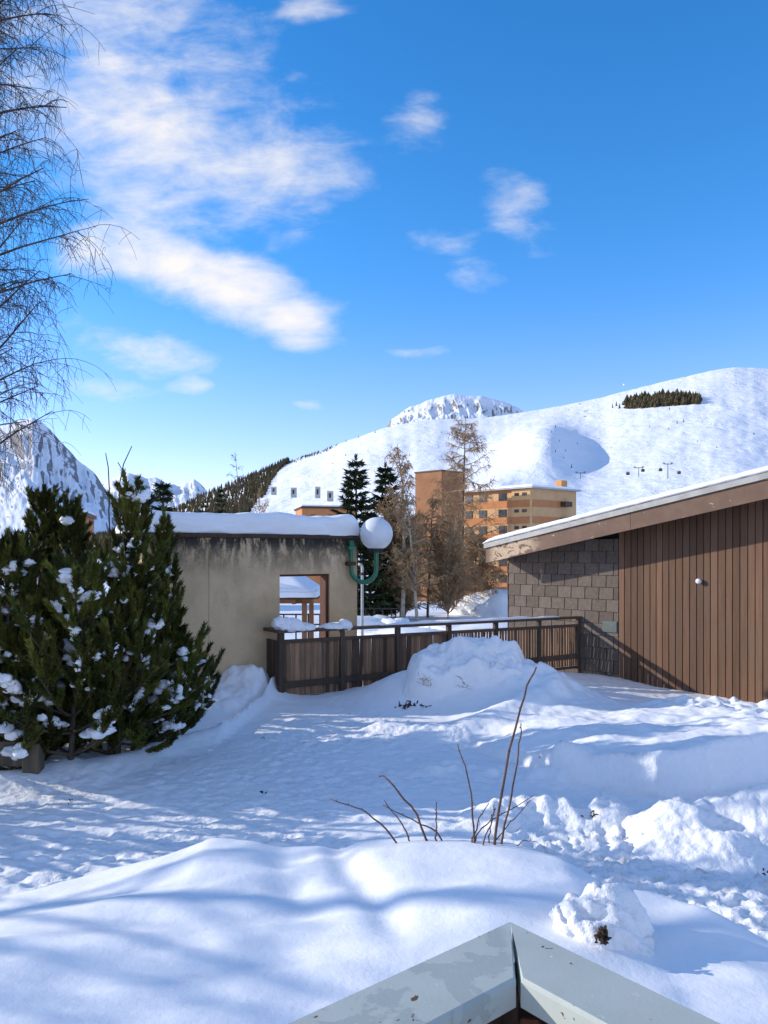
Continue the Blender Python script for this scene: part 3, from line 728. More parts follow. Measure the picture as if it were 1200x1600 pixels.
def lump(c, rx, ry, rz, seed, amp=.25, fr=2.2, flat=.35, oct=2):
    D, F = ico_dir(5 if oct > 3 else 3); k = 1 + amp * n3(D * fr, seed) * 2
    if oct > 1: k = k + amp * .5 * n3(D * fr * 2.3, seed + 11) * 2
    if oct > 2: k = k + amp * .3 * n3(D * fr * 5, seed + 21) * 2
    if oct > 3: k = k + amp * .25 * np.abs(n3(D * fr * 3.2, seed + 31)) * 2 + amp * .12 * n3(D * fr * 11, seed + 41) * 2
    p = D * k[:, None]; p[:, 2] = np.where(p[:, 2] < 0, p[:, 2] * flat, p[:, 2])
    return np.asarray(c) + p * V3(rx, ry, rz), F
def merge(lst):
    V = []; F = []; n = 0
    for v, f in lst: V.append(v); F.append(f + n); n += len(v)
    return np.concatenate(V), np.concatenate(F)
def make_pine(loc, seed, H, R, label, nsnow=18, dens=1.0, group='pines in the thicket beside the hut', big=.16):
    loc = np.asarray(loc, float); e = empty('pine_tree', loc, label, 'tree', group)
    sh, li = pine_shoots(seed, H, R, dens)
    V, F = grow(li, 5); link_np('trunk', V + loc, [F], M['bark'], e, smooth=True)
    V, F, T = foliage(sh, seed + 1); link_np('crown', V + loc, [F], M['needle'], e, tint=T)
    rng = np.random.RandomState(seed + 2); parts = []
    for k in range(int(nsnow * 2.9)):          # snow lying along the branches
        lm = li[1 + rng.randint(len(li) - 1)][0]; q = big * (.17 + .52 * rng.rand() ** 2.6); t0 = rng.uniform(.45, .95); one = []
        for j in range(rng.randint(2, 6)):
            f = np.clip(t0 - j * q * .9, .2, 1) * 5; i = int(min(4, f)); p = lm[i] + (lm[i + 1] - lm[i]) * (f - i) + rng.normal(0, q * .28, 3) + V3(0, 0, .06 + q * .25)
            w_ = q * rng.uniform(.55, 1.0); one.append(lump(loc + p, w_, w_ * rng.uniform(.7, 1.2), w_ * rng.uniform(.5, .85), rng.randint(999), .3, 1.5, .75, 3))
        V, F = merge(one); link_np('snow_patch', V, [F], M['snow'], e, smooth=True)
    return e
def place(X, d): return d * (X - 600) / 1200
def pine_px(X, Yt, d, R, seed, label, **k):
    x = place(X, d); z0 = gz(x, d) - .05; H = CZ + d * (HY - Yt) / 1200 - z0
    return make_pine((x, d, z0), seed, H - .12, R, label, **k)
pine_px(180, 757, 8.9, .60, 101, 'tall pointed pine with candle like top in the middle of the thicket', nsnow=14)
pine_px(48, 766, 10.2, .85, 102, 'broad dark pine with bushy round top at back left of the thicket', nsnow=8, dens=1.2)
pine_px(120, 792, 10.0, .62, 103, 'slender pine with pointed tip between the two taller pines', nsnow=8)
pine_px(266, 818, 9.9, .30, 104, 'narrow pine whose tip overlaps the left end of the hut roof', nsnow=8)
pine_px(20, 842, 8.6, 1.05, 105, 'wide pine with heavy snow patches at the left picture edge', nsnow=22, big=.19, dens=1.35)
pine_px(110, 875, 8.35, 1.1, 106, 'low dense pine laden with snow at front of the thicket', nsnow=26, big=.19, dens=1.4)
pine_px(222, 893, 9.2, .88, 107, 'spreading green pine at right front of the thicket near the concrete wall', nsnow=18)
pine_px(262, 985, 9.6, .80, 108, 'lowest pine with a long branch reaching towards the hut wall', nsnow=16, dens=1.5)
pine_px(-70, 800, 8.9, 1.2, 109, 'pine cut off by the left picture edge', nsnow=12)
pine_px(170, 985, 8.75, .95, 110, 'short pine filling the foot of the thicket', nsnow=14, dens=1.7)
pine_px(60, 1000, 8.45, .95, 111, 'short pine filling the foot of the thicket above the timber planter', nsnow=16, dens=1.7)

def spruce(X, Yt, d, wpx, seed, label, base=None, group='spruces beyond the fence', mat='spruce'):
    x = place(X, d); z0 = ground_z(np.array([x]), np.array([d]))[0] if base is None else base
    H = CZ + d * (HY - Yt) / 1200 - z0; Rm = wpx / 1200 * d; rng = np.random.RandomState(seed); loc = V3(x, d, z0)
    e = empty('spruce_tree', loc, label, 'tree', group); limbs = [(curve((0, 0, 0), (0, 0, 1), H, 8, rng, .008), .016 * H + .03, .02)]
    V = []; F = []; T = []; n = 0; z = H * .08
    while z < H - .1:
        f = z / H; nb = rng.randint(5, 8); a0 = rng.rand() * 6.28
        for b in range(nb):
            a = a0 + 6.2832 * b / nb + rng.normal(0, .3); L = Rm * (1 - f) ** .85 * rng.uniform(.45, 1.4) + .12
            p = curve((0, 0, z), (math.cos(a), math.sin(a), .12 - .3 * (1 - f)), L, 5, rng, .05, (0, 0, .45)); limbs.append((p, .02, .006))
            m_ = int(16 + 34 * L)
            for k in range(m_):
                q = rng.uniform(.12, 1) * 4; i = int(min(3, q)); c = p[i] + (p[i + 1] - p[i]) * (q - i); t = nrm(p[i + 1] - p[i])
                sd_ = nrm(np.cross(t, (0, 0, 1))) * rng.choice([-1, 1]); dd = nrm(t * rng.uniform(.3, 1) + sd_ * rng.uniform(.1, 1) + V3(0, 0, rng.uniform(-.75, .15)))
                l = rng.uniform(.14, .34) * (.6 + .5 * Rm); wv_ = nrm(np.cross(dd, rng.normal(0, 1, 3))) * l * .16
                V += [c + wv_, c - wv_, c + dd * l]; F.append((n, n + 1, n + 2)); T.append(rng.rand()); n += 3
        z += H * rng.uniform(.034, .058)
    for k in range(14): V += [V3(.05, 0, H - .3), V3(-.05, 0, H - .3), V3(rng.normal(0, .09), rng.normal(0, .09), H - .25 + rng.rand() * .4)]; F.append((n, n + 1, n + 2)); T.append(.5); n += 3
    Vt, Ft = grow(limbs, 5); link_np('trunk', Vt + loc, [Ft], M['bark'], e, smooth=True)
    link_np('crown', np.array(V) + loc, [np.array(F)], M[mat], e, tint=T)
    return e
spruce(556, 710, 40, 56, 201, 'tall dark spruce rising behind the right end of the hut roof')
spruce(602, 722, 44, 52, 202, 'dark spruce just right of the taller one, behind the globe lamp')
spruce(578, 800, 42, 48, 203, 'shorter dark spruce filling the gap behind the globe lamp')
spruce(255, 752, 24, 34, 204, 'dark conifer standing behind the left end of the hut roof')
spruce(345, 764, 60, 17, 205, 'small dark conifer above the hut roof beside the bare larch')
spruce(318, 784, 70, 14, 206, 'small dark conifer leftmost above the hut roof')

def bare_tree(name, X, Yt, d, spread, seed, label, cat, twig, barkm, nl=46, form='larch', group=None, trunk_r=.012, sub=10, z0=None, tw=.011, lean=(0, 0), x=None, H=None, twl=1.0):
    x = place(X, d) if x is None else x; z0 = float(ground_z(np.array([x]), np.array([d]))[0]) if z0 is None else z0
    H = CZ + d * (HY - Yt) / 1200 - z0 if H is None else H; rng = np.random.RandomState(seed); loc = V3(x, d, z0); e = empty(name, loc, label, cat, group)
    tr = curve((0, 0, 0), (lean[0], lean[1], 1), H, 10, rng, .02); T_ = [(tr, H * trunk_r, tw * .7)]; L1 = []; L2 = []
    for i in range(nl):
        f = rng.uniform(.04 if form != 'birch' else .18, .97); q = f * 9; k = int(min(8, q)); p = tr[k] + (tr[k + 1] - tr[k]) * (q - k)
        a = rng.rand() * 6.2832
        if form == 'larch':
            L = spread * (1.02 - f) ** .75 * rng.uniform(.5, 1.15) + .3; el = rng.uniform(-15, 20); bend = (0, 0, rng.uniform(-.1, .6))
        elif form == 'shrub':
            L = spread * rng.uniform(.5, 1.1); el = rng.uniform(20, 70); bend = (0, 0, .3)
        else:
            L = spread * (1.1 - f) ** .6 * rng.uniform(.6, 1.1) + .3; el = rng.uniform(30, 62); bend = (0, 0, rng.uniform(-.5, .1))
        dv = (math.cos(a) * math.cos(R_(el)), math.sin(a) * math.cos(R_(el)), math.sin(R_(el)))
        pl = curve(p, dv, L, 7, rng, .09, bend); L1.append((pl, tw * 1.1 + .006 * L, tw * .6))
        for j in range(int(sub * (.5 + L / max(spread, .1)))):
            q = rng.uniform(.2, 1) * 6; k = int(min(5, q)); p2 = pl[k] + (pl[k + 1] - pl[k]) * (q - k); t = nrm(pl[k + 1] - pl[k])
            dd = nrm(t * .7 + rng.normal(0, .6, 3)); l2 = twl * rng.uniform(.25, .6) * (.5 + .25 * L)
            bd_ = (0, 0, -.9) if form != 'shrub' else (0, 0, .2)
            p3 = curve(p2, dd, l2, 5, rng, .14, bd_); L2.append((p3, tw * .75, tw * .4))
            for h in range(3):
                kk = rng.randint(1, 4); dd2 = nrm(dd * .6 + rng.normal(0, .6, 3) + np.array(bd_) * .5); L2.append((curve(p3[kk], dd2, l2 * rng.uniform(.35, .7), 4, rng, .12, bd_), tw * .55, tw * .3))
    V, F = grow(T_, 7); link_np('trunk', V + loc, [F], barkm, e, smooth=True)
    V, F = grow(L1, 4); link_np('branches', V + loc, [F], barkm if form != 'larch' else twig, e)
    V, F = grow(L2, 3); link_np('twigs', V + loc, [F], twig, e)
    return e
TG = 'bare trees beyond the fence'
bare_tree('larch_tree', 716, 652, 48, 3.9, 301, 'tall bare larch in front of the orange tower block', 'tree', M['twig'], M['larchbark'], 120, 'larch', TG, .011, 20, tw=.019)
bare_tree('birch_tree', 628, 690, 40, 1.5, 302, 'slim pale birch just right of the spruces', 'tree', M['twig_pale'], M['birch'], 44, 'birch', TG, .013, 12, tw=.024, lean=(.03, 0))
bare_tree('birch_tree', 652, 762, 39.5, 1.4, 303, 'shorter pale birch left of the larch', 'tree', M['twig_pale'], M['birch'], 44, 'birch', TG, .013, 12, tw=.024, lean=(-.05, 0))
bare_tree('larch_tree', 668, 775, 44, 2.7, 304, 'dense brown bare larch between the birches and the tall larch', 'tree', M['twig'], M['larchbark'], 60, 'larch', TG, .012, 16, tw=.024)
bare_tree('larch_tree', 742, 835, 47, 2.2, 305, 'lower brown bare larch beside the shed roof end', 'tree', M['twig'], M['larchbark'], 120, 'larch', TG, .012, 18, tw=.024)
bare_tree('bare_shrub', 632, 840, 42, 1.8, 306, 'tan bare bush low beside the white birch trunks', 'shrub', M['twig_pale'], M['twig_pale'], 80, 'shrub', TG, .008, 14, tw=.024)
bare_tree('bare_shrub', 618, 815, 43, 2.0, 310, 'tan bare thicket between the spruces and the birch trunks', 'shrub', M['twig_pale'], M['twig_pale'], 110, 'shrub', TG, .008, 16, tw=.022)
bare_tree('bare_shrub', 700, 850, 43, 2.2, 307, 'brown bare bush at the foot of the tall larch', 'shrub', M['twig'], M['twig'], 75, 'shrub', TG, .008, 14, tw=.024)
bare_tree('larch_tree', 376, 704, 62, 1.9, 308, 'thin bare larch standing alone above the hut roof', 'tree', M['birchtwig'], M['larchbark'], 60, 'larch', None, .009, 8, tw=.016)
bare_tree('bare_shrub', 400, 770, 60, 1.6, 309, 'thin bare bush right of the lone larch above the hut roof', 'shrub', M['twig'], M['twig'], 26, 'shrub', None, .006, 7, tw=.016)

# big weeping birch whose trunk stands left of the picture
def weeping_birch(x, y, z0, H, seed, label, nl, spread, tw, aim=None, sub=10, low=.2):
    rng = np.random.RandomState(seed); loc = V3(x, y, z0); e = empty('birch_tree', loc, label, 'tree', 'weeping birches')
    tr = curve((0, 0, 0), (.02, 0, 1), H, 12, rng, .015); L1 = []; L2 = []
    for i in range(nl):
        f = low + (.98 - low) * (i + rng.rand()) / nl; q = f * 11; k = int(min(10, q)); p = tr[k] + (tr[k + 1] - tr[k]) * (q - k)
        a = rng.rand() * 6.2832 if aim is None or i % 3 == 0 else aim + rng.normal(0, .7)
        L = spread * (1.12 - f) ** .35 * rng.uniform(.65, 1.1); el = R_(rng.uniform(36, 66))
        pl = curve(p, (math.cos(a) * math.cos(el), math.sin(a) * math.cos(el), math.sin(el)), L, 10, rng, .06, (0, 0, -.55)); L1.append((pl, .010 + .008 * L, tw))
        for j in range(sub):
            q = rng.uniform(.3, 1) * 9; k = int(min(8, q)); p2 = pl[k] + (pl[k + 1] - pl[k]) * (q - k); t = nrm(pl[k + 1] - pl[k])
            dd = nrm(t * .9 + rng.normal(0, .45, 3)); l2 = rng.uniform(.25, .75); p3 = curve(p2, dd, l2, 7, rng, .10, (0, 0, -1.1)); L2.append((p3, tw * .9, tw * .45))
            for h in range(5):
                kk = rng.randint(1, 6); L2.append((curve(p3[kk], nrm(rng.normal(0, .5, 3) + V3(0, 0, -.35)), l2 * rng.uniform(.3, .65), 5, rng, .16, (0, 0, -1.3)), tw * .6, tw * .35))
    V, F = grow([(tr, .012 * H, .02)], 8); link_np('trunk', V + loc, [F], M['birch'], e, smooth=True)
    V, F = grow(L1, 4); link_np('branches', V + loc, [F], M['birchtwig'], e)
    V, F = grow(L2, 3); link_np('twigs', V + loc, [F], M['birchtwig'], e)
weeping_birch(-5.35, 8.3, 0, 10.5, 401, 'bare weeping birch hanging into the sky at the left picture edge', 92, 2.55, .0046, aim=-.1, sub=22)
weeping_birch(-11.0, 5.6, .1, 9.0, 402, 'bare birch just outside the left picture edge beside the mound', 34, 2.6, .012, sub=6, low=.08)
make_pine((-5.3, 7.1, .1), 112, 2.7, 1.0, 'unseen pine added outside the left picture edge to shade the path', nsnow=6)  # out of view, added to put the left of the path in shade
pine_px(120, 870, 11.4, 1.0, 114, 'mostly hidden pine added to block sun between thicket and hut wall', nsnow=4)  # added behind the thicket to stop a streak of sun across the yard

# whip stems above the pines
e = empty('whip_shrub', (place(185, 10.3), 10.3, .1), 'thin arching whip stems rising above the pines', 'shrub')
for pts in ([(170, 800), (171, 770), (169, 730), (165, 708)], [(188, 800), (186, 760), (193, 725), (206, 697)], [(205, 830), (204, 785), (197, 745), (184, 722)]):
    m = MB(); base = [np.array((place(186, 10.3), 10.3, .1))]; m.tube(base + [at(a, b, 10.3) for a, b in pts], [.012, .010, .009, .008, .006], 5); m.build('stem', M['stem'], e)

# ------------------------------------------------------------------ concrete hut
HR = V3(-.4935, 14.1, 0); HD = V3(-.819, -.574, 0); HN = V3(.574, -.819, 0)      # right end, direction to the left, outward normal
def hp(L, n=0, z=0): return HR + HD * L + HN * n + V3(0, 0, z)
hut = empty('concrete_hut', hp(2, -1, 0), 'stained concrete hut with square opening and thick snow on its roof', 'hut')
WT, ZT, LO0, LO1, ZO0, ZO1, LE = .24, 2.66, .588, 1.585, .28, 2.04, 3.95
m = MB()
def wall_piece(L0, L1, z0, z1): m.obox(hp((L0 + L1) / 2, -WT / 2, (z0 + z1) / 2), HD * (L1 - L0) / 2, HN * WT / 2, V3(0, 0, (z1 - z0) / 2))
wall_piece(0, LO0, -.3, ZT); wall_piece(LO1, 2.86, -.3, ZT); wall_piece(LO0, LO1, ZO1, ZT); wall_piece(LO0, LO1, -.3, ZO0)
m.obox(hp(2.86 + .545, -WT / 2 - .012, (ZT - .3) / 2), HD * .545, HN * WT / 2, V3(0, 0, (ZT + .3) / 2))      # slightly recessed left bay
m.obox(hp(LE - .12, -.26 - .3, 1.18), HD * .12, HN * .3, V3(0, 0, 1.48))
m.build('wall', M['concrete'], hut)
m = MB(); m.bbox(hp(LE / 2, -.42, ZT + .035), HD * (LE / 2 + .02), HN * .46, V3(0, 0, .035), .01); m.build('roof', M['darkwood'], hut)
m = MB()
dj = .2
m.obox(hp(LO0 + .03, -.04 - dj / 2, (ZO0 + ZO1) / 2), HD * .03, HN * dj / 2, V3(0, 0, (ZO1 - ZO0) / 2 - .002))
m.obox(hp((LO0 + LO1) / 2 + .02, -.04 - dj / 2, ZO1 - .02), HD * ((LO1 - LO0) / 2 - .06), HN * dj / 2, V3(0, 0, .018))
m.build('window_frame', M['redwood'], hut)
def snow_slab(p0, dirv, L, nv, n_in, n_out, z0, h, seed, amp=.03, nseg=60, roundk=.5, mat=None):
    """rounded slab of snow: along dirv length L, across from -n_in to n_out, thickness h"""
    rings = []; prof = []
    for a in np.linspace(0, 1, 12): prof.append((n_out - .02 + .045 * math.sin(a * math.pi / 2 + .3), h * .05 + a * h * .6))
    for a in np.linspace(0, math.pi / 2, 9)[1:]: prof.append((n_out - h * .35 + h * .35 * math.cos(a), h * .65 + h * .35 * math.sin(a)))
    for a in np.linspace(0, 1, 14)[1:]: prof.append((n_out - h * .35 - a * (n_out + n_in - h * .7), h))
    for a in np.linspace(0, math.pi / 2, 7)[1:]: prof.append((-n_in + h * .35 - h * .35 * math.sin(a), h * .65 + h * .35 * math.cos(a)))
    prof.append((-n_in, 0)); prof.append((n_out - .05, 0)); prof = np.array(prof)
    for i in range(nseg + 1):
        f = i / nseg; s_ = -.03 + f * (L + .06); ed = min(s_ + .03, L + .03 - s_); k = math.sqrt(max(0, 1 - (1 - min(1, ed / (h * .55))) ** 2))
        zz = prof[:, 1] * (.25 + .75 * k); nn_ = prof[:, 0] - (1 - k) * .06
        nz = fbm(np.full(len(prof), s_ * 2.1), prof[:, 1] * 5 + prof[:, 0] * 1.5, 3, seed) * amp * (prof[:, 1] > .01)
        rings.append([np.asarray(p0) + dirv * s_ + nv * (a + q) + V3(0, 0, z0 + b + q * 1.2) for a, b, q in zip(nn_, zz, nz)])
    mm = MB(); mm.loft(rings); return mm
snow_slab(hp(0, 0, 0), HD, LE + .1, HN, .92, .07, ZT + .07, .35, 5, .06).build('roof_snow', M['snow'], hut, smooth=True)

# wall lamp: green swan neck with a white globe
lp = hp(.19, .10, 0); gd = 13.95
lamp = empty('wall_lamp', hp(.19, 0, 2.2), 'white globe lamp on curved green bracket fixed to the concrete hut', 'lamp')
top = hp(.19, .10, 2.64); arc = []
gx = at(588, 834, gd)
ax_ = np.array([gx[0], gx[1], 0]) - np.array([top[0], top[1], 0]); W_ = np.linalg.norm(ax_); ax_ = ax_ / W_
rad = W_ / 2; zc_ = 2.12
arc = [top, top - V3(0, 0, .25)]
for a in np.linspace(math.pi, 2 * math.pi, 18): arc.append(np.array([top[0], top[1], 0]) + ax_ * (rad + rad * math.cos(a)) + V3(0, 0, zc_ + rad * 1.05 * math.sin(a)))
arc.append(np.array([gx[0], gx[1], gx[2] - .36])); arc.append(np.array([gx[0], gx[1], gx[2] - .27]))
m = MB(); m.tube(arc, .042, 12); m.build('bracket', M['green'], lamp, smooth=True)
m = MB(); rings = []
for t in np.linspace(.02, math.pi - .02, 28): rings.append([gx + .298 * V3(math.sin(t) * math.cos(a), math.sin(t) * math.sin(a), -math.cos(t)) for a in np.linspace(0, 2 * math.pi, 41)[:-1]])
m.loft(rings); m.build('globe', M['globe'], lamp, smooth=True)
m = MB(); m.tube([gx - V3(0, 0, .33), gx - V3(0, 0, .27)], [.12, .14], 14); m.build('collar', M['iron'], lamp)
for zz in (2.50, 2.22):
    m = MB(); m.bbox(hp(.19, .07, zz), HD * .075, HN * .075, V3(0, 0, .035), .01); m.build('wall_clamp', M['rust'] if zz < 2.3 else M['green'], lamp)

# ------------------------------------------------------------------ wooden fence
FL = 6.9
def fp(s, n=0, z=0): return F0 + FD * s + FN * n + V3(0, 0, z)
def frz(s): return 1.125 - .075 * s / FL
fence = empty('wooden_fence', fp(FL / 2), 'weathered brown slatted wood fence between the concrete hut and the shed', 'fence')
rng = np.random.RandomState(9)
def post_at(p, h): 
    m = MB(); m.tint = rng.rand(); m.bar(p + V3(0, 0, -.4), p + V3(0, 0, h), .085, .085, up=(FD[0], FD[1], 0), b=.006); m.build('post', M['fence_rail'], fence)
for i in range(7): post_at(fp(i * 1.15 - (.02 if i == 6 else 0), .005), frz(i * 1.15) - .03)
RD = V3(-FD[1], FD[0], 0)
m = MB(); m.bar(fp(-.08, .01, frz(0)), fp(FL + .02, .01, frz(FL)), .15, .05); m.build('handrail', M['fence_rail'], fence)
m = MB(); m.bar(F0 + RD * .06 + V3(0, 0, frz(0) - .002), F0 + RD * .53 + V3(0, 0, frz(0) - .002), .15, .05); m.build('handrail', M['fence_rail'], fence)
for i in range(6):
    a, b = i * 1.15 + .045, (i + 1) * 1.15 - .045
    m = MB(); m.tint = rng.rand(); m.bar(fp(a, .012, frz(a) - .17), fp(b, .012, frz(b) - .17), .04, .06); m.build('upper_rail', M['fence_rail'], fence)
    m = MB(); m.tint = rng.rand(); m.bar(fp(a, .012, .235), fp(b, .012, .235), .045, .105); m.build('lower_rail', M['fence_rail'], fence)
    m = MB(); s = a; gap = .004 if i < 3 else .021
    while s < b - .03:
        wd = min(rng.uniform(.055, .095), b - s); m.tint = rng.rand()
        tl = rng.normal(0, .004)
        m.bbox(fp(s + wd / 2, -.022 + rng.normal(0, .002), (frz(s) - .155 + .035) / 2), FD * (wd / 2 - gap / 2) , FN * .008, V3(tl * FD[0], tl * FD[1], (frz(s) - .155 - .035) / 2), .002); s += wd
    m.build('panel', M['fence'], fence)
    m = MB(); m.tint = .3; m.bar(fp(a, .0, .0), fp(b, .0, .0), .05, .05); m.build('bottom_board', M['fence_rail'], fence)
m = MB(); s = .04
while s < .5:
    wd = .075; m.tint = rng.rand(); m.bbox(F0 + RD * (s + wd / 2) + V3(0, 0, .5), RD * (wd / 2 - .006), FD * .009, V3(0, 0, .46), .002); s += wd
m.build('panel', M['fence_rail'], fence)
# thin snow along the handrail
def rail_snow(s0, s1, h, seed, wd=.075):
    mm = MB(); rings = []
    N = int((s1 - s0) / .05) + 4
    for i in range(N):
        f = i / (N - 1); s = s0 + f * (s1 - s0); e_ = math.sin(math.pi * min(1, max(.0, f)) ) ** .25 * (1 if 0 < i < N - 1 else .1)
        hh = h * e_ * (.75 + .8 * float(vnoise(s * 3, seed, 3))); ww = wd * e_
        rings.append([fp(s, .01 + ww * math.cos(a) * 1.0, frz(s) + .022 + hh * max(0, math.sin(a)) ** .7) for a in np.linspace(-.25, math.pi + .25, 9)])
    mm.loft(rings); return mm
mm = rail_snow(1.9, 6.35, .055, 1); mm.build('rail_snow', M['snow'], fence, smooth=True)
def clump(name, parts, label, cat='snow', mat='snow', group=None):
    V, F = merge(parts); c = V.mean(0); c[2] = V[:, 2].min(); o = link_np(name, V, [F], M[mat], origin=c, smooth=True); tag(o, label, cat, group); return o
c0 = fp(.08, 0, frz(0)); ps = [lump(c0 + FD * a + V3(0, 0, b), rx, .15, rz, sd_, .25, 1.7, .45) for a, b, rx, rz, sd_ in ((-.02, .06, .14, .16, 3), (.16, .05, .2, .17, 4), (.38, .03, .17, .1, 5), (-.12, .12, .09, .12, 6))]
clump('snow_clump', ps, 'big clump of snow on the left corner of the fence rail', group='snow clumps on the fence rail')
c0 = fp(1.0, 0, frz(1)); ps = [lump(c0 + FD * a + V3(0, 0, .02), rx, .12, rz, sd_, .25, 1.7, .4) for a, rx, rz, sd_ in ((-.15, .14, .07, 13), (.05, .17, .085, 14), (.2, .13, .13, 15))]
clump('snow_clump', ps, 'flat clump of snow on the fence rail below the opening', group='snow clumps on the fence rail')

# ------------------------------------------------------------------ brown shed on the right
SJ = V3(4.14, 16.3, 0); SD = V3(math.cos(R_(47)), -math.sin(R_(47)), 0); SN = V3(SD[1], -SD[0], 0)
if SN @ V3(-1, -1, 0) < 0: SN = -SN
OV = .75; VL, VB, VR = -1.865, .93, 8.5
def sp(v, n=0, z=0): return SJ + SD * v + SN * n + V3(0, 0, z)
def rz(v): return 2.515 + .187 * (v + 1.92)           # underside of the zinc trim at the rake plane
shed = empty('shed', sp(2, -2, -.3), 'brown boarded shed with grey slate panel and snowy sloping roof', 'building')
# backing wall with its real depth
m = MB(); DEP = 7.0
def prism(v0, v1, n0, n1, zb, dz): 
    P = [sp(v0, n0, zb), sp(v1, n0, zb), sp(v1, n1, zb), sp(v0, n1, zb), sp(v0, n0, rz(v0) + dz), sp(v1, n0, rz(v1) + dz), sp(v1, n1, rz(v1) + dz), sp(v0, n1, rz(v0) + dz)]
    m.add(P, [(0, 3, 2, 1), (4, 5, 6, 7), (0, 1, 5, 4), (1, 2, 6, 5), (2, 3, 7, 6), (3, 0, 4, 7)])
prism(VL, VR, -.03, -DEP, -1.8, -.06); m.build('wall_core', M['black'], shed)
m = MB(); rng = np.random.RandomState(31); v = VB
while v < VR - .2:
    wd = rng.uniform(.125, .142); m.tint = rng.rand(); zt = rz(v) - .08; dp = rng.uniform(.0, .008)
    m.bbox(sp(v + wd / 2, -.012 + dp / 2, (zt - .9) / 2), SD * (wd / 2 - .0065), SN * .016, V3(0, 0, (zt + .9) / 2), .004); v += wd
m.build('board_wall', M['board'], shed)
m = MB(); row = .25; wdt = .335; k = 0; z = -.55
while z < 2.6:
    v = VL - (wdt / 2 if k % 2 else 0)
    while v < VB - .002:
        a, b = max(v, VL) + .007, min(v + wdt, VB) - .007
        zt = min(z + row, rz((a + b) / 2) - .08)
        if b - a > .03 and zt - z > .03:
            m.tint = rng.rand(); c = sp((a + b) / 2, .0, (z + .006 + zt) / 2)
            m.bbox(c, SD * (b - a) / 2 , SN * .009, V3(SN[0] * -.008, SN[1] * -.008, (zt - z - .006) / 2), .003)
        v += wdt
    z += row; k += 1
m.build('slate_panel', M['slate'], shed)
m = MB(); m.bbox(sp(VL - .012, -.06, .4), SD * .012, SN * .075, V3(0, 0, 1.78), .003); m.build('corner_trim', M['darkwood'], shed)
m = MB()    # roof deck running back from the rake, with overhang in front
P = []
v0, v1, n0, n1 = -1.92, VR + .3, OV - .05, -DEP - .4
P = [sp(v0, n0, rz(v0) - .05), sp(v1, n0, rz(v1) - .05), sp(v1, n1, rz(v1) - .05), sp(v0, n1, rz(v0) - .05), sp(v0, n0, rz(v0) + .0), sp(v1, n0, rz(v1) + .0), sp(v1, n1, rz(v1)), sp(v0, n1, rz(v0))]
m.add(P, [(0, 3, 2, 1), (4, 5, 6, 7), (0, 1, 5, 4), (1, 2, 6, 5), (2, 3, 7, 6), (3, 0, 4, 7)]); m.build('roof', M['black'], shed)
def rake_bar(v0, v1, n, th, zlo, zhi, mat, name):
    mm = MB(); P = [sp(a, n + s * th / 2, rz(a) + z) for z in (zlo, zhi) for s in (1, -1) for a in (v0, v1)]
    mm.add(P, [(0, 1, 5, 4), (2, 6, 7, 3), (0, 4, 6, 2), (1, 3, 7, 5), (4, 5, 7, 6), (0, 2, 3, 1)]); return mm.build(name, mat, shed)
fo = rake_bar(-1.90, 1.62, OV, .05, -.325, .0, M['fascia'], 'fascia_board')
rake_bar(1.626, VR + .3, OV, .05, -.325, .0, M['fascia'], 'fascia_board')
rake_bar(-1.93, VR + .3, OV + .015, .10, .003, .105, M['zinc'], 'zinc_trim')
m = MB(); m.bar(sp(-1.90, OV - .05, rz(-1.9) - .16), sp(-1.90, -DEP, rz(-1.9) - .16), .04, .26); m.build('eave_board', M['fascia'], shed)
# snow on the shed roof
rings = []; N = 90
for i in range(N + 1):
    v = -1.95 + (VR + .3 + 1.95) * (i / N) ** 1.4; ed = min(1, (v + 1.95) / .5); k = math.sqrt(max(0.02, 1 - (1 - ed) ** 2)); h = (.125 + .02 * float(vnoise(v * 2, 3.3, 5))) * k
    ring = []
    for a, b in ((OV + .05, .1), (OV + .075, .3), (OV + .075, .6), (OV + .04, .85), (OV - .03, .97), (OV - .2, 1.05), (OV - .8, 1.15), (-1, 1.2), (-3, 1.2), (-DEP - .3, 1.2), (-DEP - .4, 0)):
        j = .018 * float(vnoise(v * 9, b * 6 + a, 7)); ring.append(sp(v, a + j, rz(v) + .107 + h * b + j))
    rings.append(ring)
m = MB(); m.loft(rings); m.build('roof_snow', M['snow'], shed, smooth=True)
p = sp(0, 0, 0); kb = at(1094, 908, 14.3); # outlet knob on the boards
u = (1094 - 600) / 1200; d_ = (SJ[1] + SJ[0] * math.tan(R_(47))) / (1 + u * math.tan(R_(47))); kp = np.array([u * d_, d_, CZ + d_ * (HY - 908) / 1200])
m = MB(); m.tube([kp, kp + SN * .05, kp + SN * .09, kp + SN * .11], [.035, .05, .05, .028], 12); m.build('vent_knob', M['globe'], shed, smooth=True)
m = MB(); m.bbox(sp(VB - .19, .022, .90), SD * .165, SN * .014, V3(0, 0, .115), .006); m.build('meter_box', simple('green_grey_box', (.10, .125, .115), (.13, .15, .14), 5, .6), shed)

